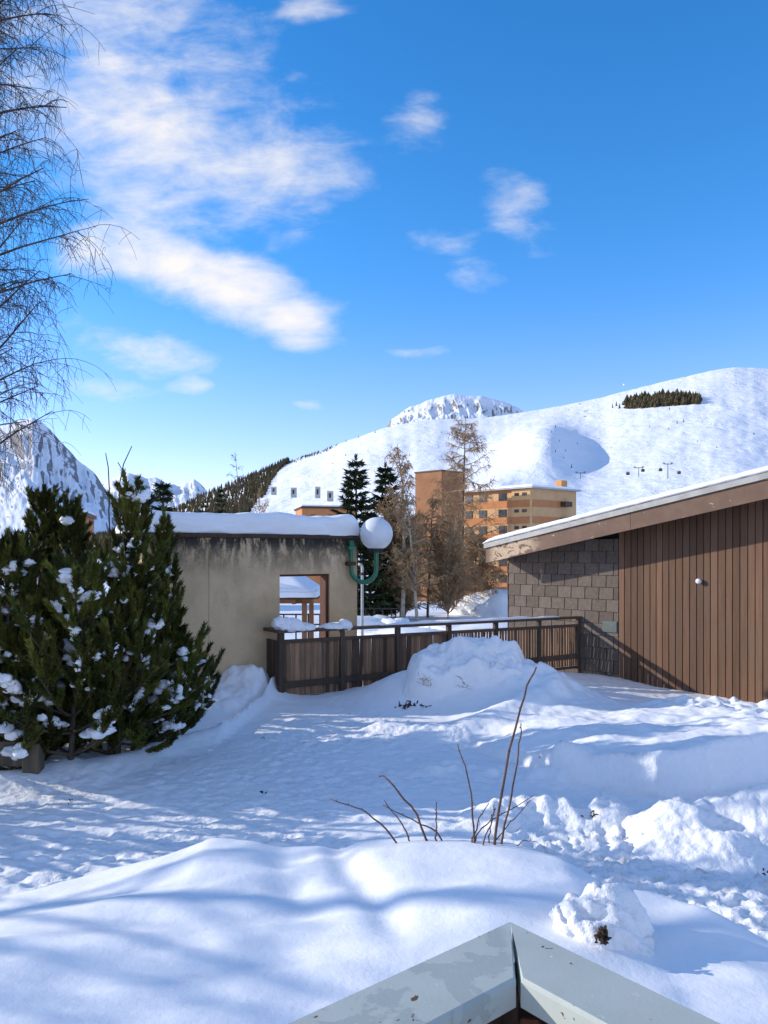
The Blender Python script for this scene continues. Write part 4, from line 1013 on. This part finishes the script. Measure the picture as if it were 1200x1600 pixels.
# ------------------------------------------------------------------ shovelled snow heaps and lumps
def heap_grid(name, label, x0, x1, y0, y1, fn, n, m_, mat='snow_heap', origin=None, group=None):
    X, Y = np.meshgrid(np.linspace(x0, x1, n), np.linspace(y0, y1, m_)); Z = fn(X, Y)
    o = link_np(name, np.stack([X.ravel(), Y.ravel(), Z.ravel()], 1), [grid_faces(m_, n)], M[mat], origin=origin, smooth=True); return tag(o, label, 'snow heap', group)
def block(X, Y):
    cut = 11.55 + .10 * vnoise(X * 2, Y * 0, 71)
    f = ss(-.02, .16, Y - cut - .06 * fbm(X * 2.5, Y * 4, 3, 72)); bk = 1 - ss(12.6, 13.4, Y)
    a = ss(.15, .55, X + .2 * vnoise(X * 2, Y * 3, 77)) * .9 + .1 * ss(-.6, .4, X); b = 1 - ss(2.0, 3.05, X + .3 * vnoise(X * 1.5, Y * 2, 74))
    t = .60 + .30 * ss(11.65, 12.25, Y) + .10 * np.exp(-((X - 1.4) / .6) ** 2) + .20 * fbm(X * 2.6, Y * 2.6, 3, 75) + .10 * np.abs(fbm(X * 5, Y * 5, 3, 76)) - .03
    return -.25 + (t + .25) * f * bk * a * b
heap_grid('snow_heap', 'tall shovelled block of snow with cut face before the fence', -.6, 3.1, 11.3, 13.6, block, 190, 130, origin=(1.3, 12.2, 0))
def rub(X, Y):
    a = np.exp(-(((X - 3.15) / 1.05) ** 4 + ((Y - 6.55) / .62) ** 2)); a = a * (1 - .35 * ss(3.2, 4.4, X) * 0)
    t = .56 * a * (.95 + .7 * fbm(X * 1.5, Y * 1.7, 2, 81)) + a * (.17 * fbm(X * 3.2, Y * 3.2, 2, 82) + .06 * np.abs(fbm(X * 5, Y * 5, 3, 83)) - .06 * np.abs(fbm(X * 10 + 4, Y * 10, 3, 84)))
    return t - .12 + .0 * X
heap_grid('snow_heap', 'lumpy heap of thrown snow at the right picture edge', 1.7, 5.2, 5.6, 7.6, rub, 220, 130, origin=(3.1, 6.5, 0))
c = at(938, 1432, 3.32); c = V3(c[0], c[1], .68)
lmp = link_np('snow_lump', *[(lambda vf: (vf[0], [vf[1]]))(merge([lump(c + V3(-.015, 0, .02), .20, .17, .235, 6, .2, 1.9, .6, 4), lump(c + V3(-.10, .01, .07), .10, .11, .13, 16, .26, 2.4, .6, 4), lump(c + V3(.09, -.03, -.02), .13, .12, .13, 26, .26, 2.4, .6, 4)]))][0], M['snow_heap'], origin=c, smooth=True)
tag(lmp, 'icy lump of snow with dark leaves poking out near the railing', 'snow lump')
rng = np.random.RandomState(44); m = MB(); _lv = np.array([v.co[:] for v in lmp.data.vertices]) + np.array(lmp.location)
_pp = np.hypot(600 + 1200 * _lv[:, 0] / _lv[:, 1] - 943, HY - 1200 * (_lv[:, 2] - CZ) / _lv[:, 1] - 1449); _ok = np.where(_pp < 16)[0]
dc = _lv[_ok[np.argmin(_lv[_ok, 1])]] + V3(0, -.012, .004) if len(_ok) else at(943, 1449, 3.15)
for k in range(26):
    a = dc + rng.normal(0, .012, 3) * V3(1, .4, 1.6); b = a + rng.normal(0, .012, 3) + V3(0, -.006, .004); m.tube([a, (a + b) / 2 + rng.normal(0, .005, 3), b], [.007, .008, .002], 4)
m.build('leaf_tuft', M['dirt'], lmp)
def twigs_on(name, px, py, size, label, mat='dirt', n=7, d=None, group='dark bits of twig on the snow'):
    # find ground under the pixel
    ds = np.linspace(2.5, 14, 1500); P = np.array([at(px, py, q) for q in ds]); g = yard_z(P[:, 0], P[:, 1]); i = np.argmax(P[:, 2] < g); p = P[i] + V3(0, 0, .012)
    rg = np.random.RandomState(int(px)); m = MB()
    for k in range(n):
        a = p + V3(rg.normal(0, size), rg.normal(0, size), abs(rg.normal(0, .01))); b = a + V3(rg.normal(0, size), rg.normal(0, size), rg.uniform(0, .02)); m.tube([a, (a + b) / 2 + V3(0, 0, .006), b], [.005, .007, .003], 4)
    o = m.build(name, M[mat], origin=p); tag(o, label, 'twig', group)
twigs_on('fallen_twig', 920, 1277, .03, 'dark twig lying on trodden snow left of the lumpy heap')
twigs_on('fallen_twig', 414, 1242, .02, 'small dark twig on the path between pines and twiggy shrub', n=4)
twigs_on('fallen_twig', 110, 1256, .015, 'tiny dark twig on smooth snow below the timber planter', n=3)
twigs_on('fallen_twig', 411, 1156, .015, 'tiny dark twig on the snow below the fence corner', n=3)
twigs_on('fallen_twig', 842, 1187, .018, 'tiny dark twig on snow ridge right of the snow block', n=3)
twigs_on('fallen_twig', 1190, 1366, .02, 'dry leaf scrap on footprints at the right edge', n=3)
# dark earth and dry grass showing at the block's foot
p = V3(.42, 11.50, .10); m = MB(); rng = np.random.RandomState(3)
for k in range(60):
    a = p + V3(rng.normal(0, .11), rng.normal(-.03, .03), rng.normal(0, .025)); m.tube([a, a + rng.normal(0, .03, 3), a + rng.normal(0, .05, 3)], [.012, .016, .004], 4)
tag(m.build('soil_clod', M['dirt'], origin=p), 'dark clod of soil at the left foot of the snow block', 'soil')
for (px, py, n, l) in ((665, 1065, 22, 'dry grass tuft stuck in the left corner of the snow block'), (722, 1070, 12, 'small dry grass tuft in the face of the snow block'), (765, 1044, 12, 'brown grass tuft near the top of the snow block')):
    p = at(px, py, 11.55 if py > 1050 else 11.75); m = MB(); rg = np.random.RandomState(px)
    for k in range(n):
        a = p + rg.normal(0, .045, 3) * V3(1, .3, 1); b = a + rg.normal(0, .05, 3) + V3(0, -.03, .02); m.tube([a, (a + b) / 2 + V3(0, 0, .01), b], [.004, .004, .0015], 3)
    tag(m.build('grass_tuft', M['grass'], origin=p), l, 'grass tuft', 'dry grass tufts on the snow block')

# timber planter by the pines
pl = at(0, 1200, 8.05); e = empty('timber_planter', (pl[0] - .2, 8.15, .0), 'old timber planter edge under the pines at the left', 'planter')
m = MB(); m.tint = .6; m.bar(at(-120, 1176, 8.1), at(40, 1176, 8.1), .12, .26); m.build('side_beam', M['planter'], e)
m = MB(); m.tint = .8; m.bar(at(52, 1210, 8.05), at(52, 1160, 8.05), .15, .17, up=(1, 0, 0)); m.build('post', M['planter'], e)

# ------------------------------------------------------------------ bare shrubs in the foreground snow
def shrub(label, base, stems, d0):
    e = empty('bare_shrub', base, label, 'shrub', 'twiggy shrubs in the foreground snow')
    for i, (pts, r0, dd) in enumerate(stems):
        P = [at(a, b, d0 + dd * k / (len(pts) - 1)) for k, (a, b) in enumerate(pts)]
        P[0] = P[0] - V3(0, 0, .05); P = np.array(P)
        t = np.linspace(0, 1, len(P)); tt = np.linspace(0, 1, 14); Q = np.stack([np.interp(tt, t, P[:, k]) for k in range(3)], 1)
        Q[1:-1] = Q[1:-1] * .5 + (Q[:-2] + Q[2:]) * .25
        rg = np.random.RandomState(i + 7); Q[1:-1] += rg.normal(0, .0028, (12, 3))
        m = MB(); m.tube(Q, np.linspace(r0, r0 * .45, 14), 6)
        for k in range(2, 13, 2):
            m.tube([Q[k], Q[k] + nrm(rg.normal(0, 1, 3) + V3(0, 0, .8)) * .011], [r0 * .6, r0 * .25], 5)
        m.build('stem', M['stem'], e, smooth=True)
shrub('taller twiggy shrub with long upright stems on the snow mound', at(765, 1338, 4.1), [
    ([(768, 1338), (775, 1290), (790, 1200), (812, 1110), (828, 1062), (838, 1042)], .0085, -.1), ([(780, 1320), (795, 1260), (808, 1200), (813, 1150), (814, 1130)], .0065, .15),
    ([(742, 1315), (738, 1250), (728, 1200), (715, 1163)], .006, .1), ([(746, 1340), (757, 1312), (772, 1270), (772, 1258)], .0045, -.1), ([(738, 1305), (755, 1290), (790, 1270), (834, 1243)], .0045, .3),
    ([(735, 1308), (748, 1280), (764, 1255)], .0045, .2), ([(764, 1312), (800, 1282), (830, 1250)], .004, .25), ([(762, 1310), (768, 1285), (774, 1262)], .004, .2), ([(790, 1325), (818, 1312), (838, 1315)], .0035, 0)], 4.1)
shrub('lower twiggy shrub with stems arching left on the snow mound', at(660, 1332, 4.15), [
    ([(640, 1332), (600, 1290), (560, 1262), (515, 1248)], .006, .15), ([(672, 1312), (650, 1270), (618, 1232), (600, 1211), (592, 1213)], .007, .2), ([(652, 1328), (630, 1290), (600, 1250)], .0055, .2),
    ([(705, 1328), (682, 1297), (640, 1280), (598, 1258)], .0055, .1), ([(682, 1308), (682, 1280), (682, 1253)], .0055, .1), ([(668, 1334), (620, 1335), (562, 1344)], .0045, 0), ([(638, 1330), (612, 1322), (590, 1333)], .0035, 0)], 4.15)

# ------------------------------------------------------------------ balcony railing in the foreground
ZR = CZ - .62
A_ = V3(.213, 1.30, ZR); ul = nrm(V3(-.348, -.288, 0)); ur = nrm(V3(.234, -.288, 0)); ur = nrm(V3(-ul[1], ul[0], 0)) if (V3(-ul[1], ul[0], 0) @ ur) > 0 else nrm(V3(ul[1], -ul[0], 0))
rail = empty('balcony_railing', (A_[0], A_[1] - .1, ZR - 1.0), 'grey green painted balcony railing corner with chipped paint in the foreground', 'railing')
CW, CT = .125, .042
def cap_board(u_, v_, sgn):
    """mitred cap board: outer corner A_, runs along u_, width towards v_"""
    g = .005; m = MB(); L = 1.5
    o0 = A_ + u_ * g; i0 = A_ + u_ * (CW + g) + v_ * CW; o1 = A_ + u_ * L; i1 = A_ + u_ * L + v_ * CW
    b = .005; top = V3(0, 0, 0); bot = V3(0, 0, -CT)
    c = (o0 + i0 + o1 + i1) / 4
    def ins(p, q): return p + nrm(c - p) * 0 + v_ * q
    vs = [ins(o0, b), ins(i0, -b), ins(i1, -b), ins(o1, b), o0 + V3(0, 0, -b), i0 + V3(0, 0, -b), i1 + V3(0, 0, -b), o1 + V3(0, 0, -b), o0 + bot, i0 + bot, i1 + bot, o1 + bot]
    q = [(0, 1, 2, 3), (0, 4, 5, 1), (1, 5, 6, 2), (2, 6, 7, 3), (3, 7, 4, 0), (4, 8, 9, 5), (5, 9, 10, 6), (6, 10, 11, 7), (7, 11, 8, 4), (8, 11, 10, 9)]
    if sgn < 0: q = [tuple(reversed(f)) for f in q]
    m.add(vs, q); return m.build('cap_board', M['cap'], rail)
cap_board(ul, ur, 1); cap_board(ur, ul, -1)
m = MB(); cc = A_ + (ul + ur) * .062 + V3(0, 0, -CT - .49); m.bbox(cc, ul * .035, ur * .035, V3(0, 0, .486), .005); m.build('corner_post', M['darkwood'], rail)
for u_, v_ in ((ul, ur), (ur, ul)):
    m = MB(); a = A_ + u_ * .105 + v_ * .062 + V3(0, 0, -CT - .055); m.bar(a, a + u_ * 1.4, .03, .10); m.build('under_rail', M['darkwood'], rail)
    m = MB()
    for k in range(9):
        c = A_ + u_ * (.2 + k * .14) + v_ * .095 + V3(0, 0, -CT - .56); m.bbox(c, u_ * .05, v_ * .012, V3(0, 0, .40), .004)
    m.build('baluster_boards', M['redwood'] if u_ is ur else M['darkwood'], rail)
m = MB(); m.bar(A_ + ul * .10 + ur * .125 + V3(0, 0, -CT - .03), A_ + ul * .34 + ur * .36 + V3(0, 0, -CT - .42), .03, .05); m.build('brace', M['redwood'], rail)
# deck that the railing stands on
m = MB(); cdk = A_ + (ul + ur) * .03
for k in range(11):
    a = A_ + ul * (.02 + k * .13) + ur * .02 + V3(0, 0, -1.03); m.bar(a + ul * .06, a + ul * .06 + ur * 1.5, .12, .035)
o = m.build('balcony_deck', M['darkwood'], origin=(0, .3, ZR - 1.03)); tag(o, 'dark timber balcony deck below the painted railing', 'deck')

# ------------------------------------------------------------------ things beyond the fence
def gzf(x, y): return float(ground_z(np.array([float(x)]), np.array([float(y)]))[0])
gp = at(476, 940, 24); g0 = V3(gp[0] - 1.45, 25.2, gzf(gp[0], 25))
gz_e = empty('gazebo', g0, 'wooden gazebo with snowy pyramid roof seen through the hut opening', 'gazebo')
EZ = CZ - 24 * 70 / 1200; hw = 1.75
for sx in (-1, 1):
    for sy in (-1, 1):
        m = MB(); b = g0 + V3(sx * 1.42 + .02, sy * 1.15, 0); m.bar(b - V3(0, 0, .3), V3(b[0], b[1], EZ - .12), .15, .15, up=(1, 0, 0)); m.build('post', M['gazebo'], gz_e)
m = MB()
for sy in (-1, 1): m.bar(g0 * V3(1, 1, 0) + V3(-1.6, sy * 1.15, EZ - .08), g0 * V3(1, 1, 0) + V3(1.7, sy * 1.15, EZ - .08), .12, .16)
for sx in (-1, 1): m.bar(g0 * V3(1, 1, 0) + V3(sx * 1.15, -1.6, EZ - .085), g0 * V3(1, 1, 0) + V3(sx * 1.15, 1.6, EZ - .085), .11, .15)
m.build('roof_beam', M['gazebo'], gz_e)
def pyr(z0, h, a, top_a, mat, name, smooth=False):
    mm = MB(); c = g0 * V3(1, 1, 0) + V3(.08, 0, 0); rings = []
    for f in np.linspace(0, 1, 9):
        w_ = a + (top_a - a) * f; zz = z0 + h * f ** .9
        ring = []
        for k in range(4):
            a0 = [(-1, -1), (1, -1), (1, 1), (-1, 1)][k]; a1 = [(1, -1), (1, 1), (-1, 1), (-1, -1)][k]
            for q in np.linspace(0, 1, 10)[:-1]: ring.append(c + V3((a0[0] + (a1[0] - a0[0]) * q) * w_, (a0[1] + (a1[1] - a0[1]) * q) * w_, zz + .02 * float(vnoise(q * 9 + k * 3, f * 4, 3))))
        rings.append(ring)
    mm.loft(rings); mm.build(name, mat, gz_e, smooth=smooth)
pyr(EZ, .05, hw, hw - .02, M['darkwood'], 'roof'); pyr(EZ + .056, .16, hw + .03, hw - .02, M['snow'], 'snow_edge', True); pyr(EZ + .21, .62, hw - .03, .85, M['snow'], 'roof_snow', True)
# pale hooked pole right of the hut
pb = V3(place(566, 17), 17, -1.25); e = empty('metal_pole', pb, 'thin pale metal pole with hooked top between hut and globe lamp', 'pole')
tp_ = at(566, 886, 17); m = MB(); m.tube([pb, tp_, tp_ + V3(-.02, 0, .05), tp_ + V3(-.09, 0, .07)], [.035, .03, .03, .03], 8); m.build('shaft', M['steel'], e, smooth=True)
m = MB(); m.tube([tp_ - V3(0, 0, .18), tp_ - V3(0, 0, .12)], .04, 8); m.build('band', M['iron'], e)
# far thin metal railing across the snow
def metal_rail(X0, X1, Y, d, n, label):
    a = at(X0, Y, d); b = at(X1, Y, d); e = empty('metal_railing', V3((a[0] + b[0]) / 2, d, gzf((a[0] + b[0]) / 2, d)), label, 'railing', 'thin dark railings beyond the fence')
    for k in range(n + 1):
        p = a + (b - a) * k / n; m = MB(); m.bar(V3(p[0], d, gzf(p[0], d) - .2), p, .06, .06, up=(1, 0, 0)); m.build('post', M['iron'], e)
    for dz in (0, -.42):
        m = MB(); m.tube([a + V3(0, 0, dz), b + V3(0, 0, dz)], .035, 6); m.build('bar', M['iron'], e)
metal_rail(405, 520, 960, 32, 6, 'thin dark railing across the snow behind the gazebo')
metal_rail(558, 625, 951, 38, 5, 'thin dark railing below the spruces right of the hut')
a = at(489, 959, 28); b = at(500, 959, 28); e = empty('hoop_barrier', V3((a[0] + b[0]) / 2, 28, gzf(a[0], 28)), 'small dark hoop barrier in the snow right of the gazebo post', 'barrier')
m = MB(); m.tube([V3(a[0], 28, gzf(a[0], 28) - .1), a, b, V3(b[0], 28, gzf(b[0], 28) - .1)], .035, 6); m.build('hoop', M['iron'], e)
# snow mounds on the ground beyond the fence
k = 0
for (X, Y, d, rx, rz_, l) in ((578, 962, 36, 1.9, .9, 'snow drift below the spruces right of the hut'), (640, 966, 33, 2.2, .5, 'low snow drift in front of the birches'), (765, 940, 46, 2.0, 1.3, 'snow covered bush right of the tall larch'), (790, 946, 44, 1.6, 1.2, 'snow covered boulder pile left of the shed wall'), (760, 965, 36, 2.6, .45, 'flat snow drift just over the fence near the shed')):
    x = place(X, d); z = gzf(x, d); V, F = merge([lump(V3(x, d, z), rx, rx * .7, rz_, 60 + k, .25, 2, .3, 3), lump(V3(x + rx * .6, d - .2, z), rx * .6, rx * .5, rz_ * .8, 70 + k, .3, 2.4, .3, 3), lump(V3(x - rx * .6, d + .2, z), rx * .6, rx * .5, rz_ * .7, 80 + k, .3, 2.4, .3, 3)]); k += 1
    tag(link_np('snow_drift', V, [F], M['snow_heap'], origin=(x, d, z), smooth=True), l, 'snow drift', 'snow drifts beyond the fence')

# ------------------------------------------------------------------ orange apartment block
def apartment():
    Cx = at(830, 0, 130)[:2]; C0 = V3(Cx[0], Cx[1], 0); fd = nrm(V3(-1, 1.0, 0)); sd_ = nrm(V3(1, .78, 0)); fn = nrm(V3(-1, -1, 0)); sn = nrm(V3(.78, -1, 0))
    zr = CZ + 130 * (HY - 763) / 1200; zb = -9.0; FH = 2.85
    e = empty('apartment_block', C0 + fd * 6 + V3(0, 0, zb), 'orange and tan apartment block with brown tower and chimney behind the bare larch', 'building')
    def P(a, b, z, off=0, soff=0): return C0 + fd * a + sd_ * b + fn * off + sn * soff + V3(0, 0, z)
    FLn = 16.5; SL = 8.0
    m = MB(); A0, A1, A2, A3 = P(0, 0, 0), P(FLn, 0, 0), P(FLn, SL + 4, 0), P(0, SL + 4, 0)
    vs = [q + V3(0, 0, z) for z in (zb, zr) for q in (A0, A1, A2, A3)]
    m.add(vs, [(0, 1, 2, 3), (4, 7, 6, 5), (0, 4, 5, 1), (1, 5, 6, 2), (2, 6, 7, 3), (3, 7, 4, 0)]); m.build('wall', M['tan'], e)
    # projecting pale bay by the corner
    m = MB(); m.obox(P(1.9, 0, (zb + zr) / 2 - .05, .16), fd * 1.9, fn * .16, V3(0, 0, (zr - zb) / 2 - .05)); m.build('stair_bay', simple('bright_tan_render', (.62, .37, .16), (.68, .42, .19), .5, .9), e)
    for k in range(6):
        zt = zr - .55 - k * FH
        m = MB(); m.obox(P((FLn + 3.8) / 2, 0, zt - 1.9 , .03), fd * ((FLn - 3.8) / 2), fn * .03, V3(0, 0, .62)); m.build('spandrel_band', M['orange'], e)
        m = MB(); m.obox(P(1.9, 0, zt - 1.95, .345), fd * 1.86, fn * .02, V3(0, 0, .60)); m.build('spandrel_band', M['orange'], e)
        m = MB(); m.obox(P(0, SL / 2 + .1, zt - 1.9, 0, .03), sd_ * (SL / 2 - .2), sn * .03, V3(0, 0, .62)); m.build('spandrel_band', M['orange'], e)
        if k == 0:
            m = MB(); m.obox(P(FLn / 2 + 2, 0, zr - .22, .035), fd * (FLn / 2 - 2), fn * .03, V3(0, 0, .2)); m.build('spandrel_band', M['orange'], e)
        for j, a in enumerate((5.9, 10.2, 13.4)):
            f = MB(); f.obox(P(a, 0, zt - .62, .06), fd * .82, fn * .06, V3(0, 0, .68)); fo_ = f.build('window', M['frame'], e)
            for q in (-1, 1):
                g = MB(); g.obox(P(a + q * .39, 0, zt - .62, .125), fd * .33, fn * .012, V3(0, 0, .58)); g.build('pane', M['glass'], fo_)
        for j, a in enumerate((1.15, 2.75)):
            f = MB(); f.obox(P(a, 0, zt - .35, .34), fd * .46, fn * .03, V3(0, 0, .26)); fo_ = f.build('window', M['frame'], e)
            g = MB(); g.obox(P(a, 0, zt - .35, .375), fd * .38, fn * .008, V3(0, 0, .18)); g.build('pane', M['glass'], fo_)
    # roof slab with snow
    m = MB(); z0 = zr
    ro = [P(-.4, -.4, z0 + .003, .5, .5), P(FLn, -.4, z0 + .003, .5, .0), P(FLn, SL + 4, z0 + .003), P(-.4, SL + 4.2, z0 + .003, 0, .5)]
    m.add(ro + [q + V3(0, 0, .28) for q in ro], [(0, 1, 2, 3), (4, 7, 6, 5), (0, 4, 5, 1), (1, 5, 6, 2), (2, 6, 7, 3), (3, 7, 4, 0)]); m.build('roof', M['pale_wall'], e)
    m = MB(); rs_ = [q + V3(0, 0, .285) for q in ro]; m.add(rs_ + [q + V3(0, 0, .35) + (ro[0] + ro[2] - 2 * q) * .004 for q in rs_], [(0, 1, 2, 3), (4, 7, 6, 5), (0, 4, 5, 1), (1, 5, 6, 2), (2, 6, 7, 3), (3, 7, 4, 0)]); m.build('roof_snow', M['snow'], e)
    # chimney block at the far right
    cpt = at(877, 0, 137); m = MB(); cb = V3(cpt[0], cpt[1], 0); zt = CZ + 137 * (HY - 751) / 1200
    m.obox(cb + V3(0, 0, (zb + zt) / 2), fd * .62, sd_ * .8, V3(0, 0, (zt - zb) / 2)); m.build('chimney', simple('chimney_render', (.60, .29, .10), (.66, .34, .13), .5, .9), e)
    # balconies on the side wall
    for k in range(3):
        zt2 = zr - 2.4 - k * FH; m = MB(); m.obox(P(0, SL + .5, zt2, 0, .6), sd_ * .9, sn * .6, V3(0, 0, .45)); m.build('balcony', M['frame'], e)
    # brown tower
    T0 = at(690, 0, 128); T0 = V3(T0[0], T0[1], 0); t1 = nrm(V3(-1, .9, 0)); t2 = nrm(V3(1, .9, 0)); ztw = CZ + 128 * (HY - 736) / 1200
    m = MB(); L1_, L2_ = 5.7, 5.6; c = T0 + t1 * L1_ / 2 + t2 * L2_ / 2
    vs = [T0 + V3(0, 0, z) + q for z in (zb, ztw) for q in (V3(0, 0, 0), t1 * L1_, t1 * L1_ + t2 * L2_, t2 * L2_)]
    m.add(vs, [(0, 1, 2, 3), (4, 7, 6, 5), (0, 4, 5, 1), (1, 5, 6, 2), (2, 6, 7, 3), (3, 7, 4, 0)]); m.build('tower', M['brick'], e)
    m = MB(); m.obox(c + V3(0, 0, ztw + .12), t1 * (L1_ / 2 + .12), t2 * (L2_ / 2 + .12), V3(0, 0, .12)); m.build('parapet', M['frame'], e)
apartment()
def low_block(X0, X1, Yt, d, label, back=8, skew=.25):
    a = at(X0, Yt, d); b = at(X1, Yt, d); zb = -9; e = empty('orange_block', ((a[0] + b[0]) / 2, d + 3, zb), label, 'building', 'low orange buildings')
    ld = nrm(V3(b[0] - a[0], (b[0] - a[0]) * skew, 0)); L = np.linalg.norm((b - a)[:2]); nd = V3(-ld[1], ld[0], 0); c = a * V3(1, 1, 0) + ld * L / 2 + nd * back / 2
    m = MB(); m.obox(c + V3(0, 0, (a[2] + zb) / 2), ld * L / 2, nd * back / 2, V3(0, 0, (a[2] - zb) / 2)); m.build('wall', M['orange'], e)
    m = MB(); m.obox(c + V3(0, 0, a[2] + .15), ld * (L / 2 + .2), nd * (back / 2 + .2), V3(0, 0, .147)); m.build('roof', M['frame'], e)
    m = MB(); m.bbox(c + V3(0, 0, a[2] + .42), ld * (L / 2 + .1), nd * (back / 2 + .1), V3(0, 0, .12), .08); m.build('roof_snow', M['snow'], e)
    for k in range(3):
        p = a * V3(1, 1, 0) + ld * L * (.2 + .3 * k) - nd * .05; f = MB(); f.obox(p + V3(0, 0, a[2] - 1.6), ld * .35, nd * .05, V3(0, 0, .6)); w_ = f.build('window', M['frame'], e)
        g = MB(); g.obox(p + V3(0, 0, a[2] - 1.6) - nd * .055, ld * .27, nd * .01, V3(0, 0, .52)); g.build('pane', M['glass'], w_)
low_block(472, 560, 794, 120, 'low orange building left of the tall spruce')
low_block(62, 128, 806, 60, 'low orange building with flat snowy roof behind the pines', 6)
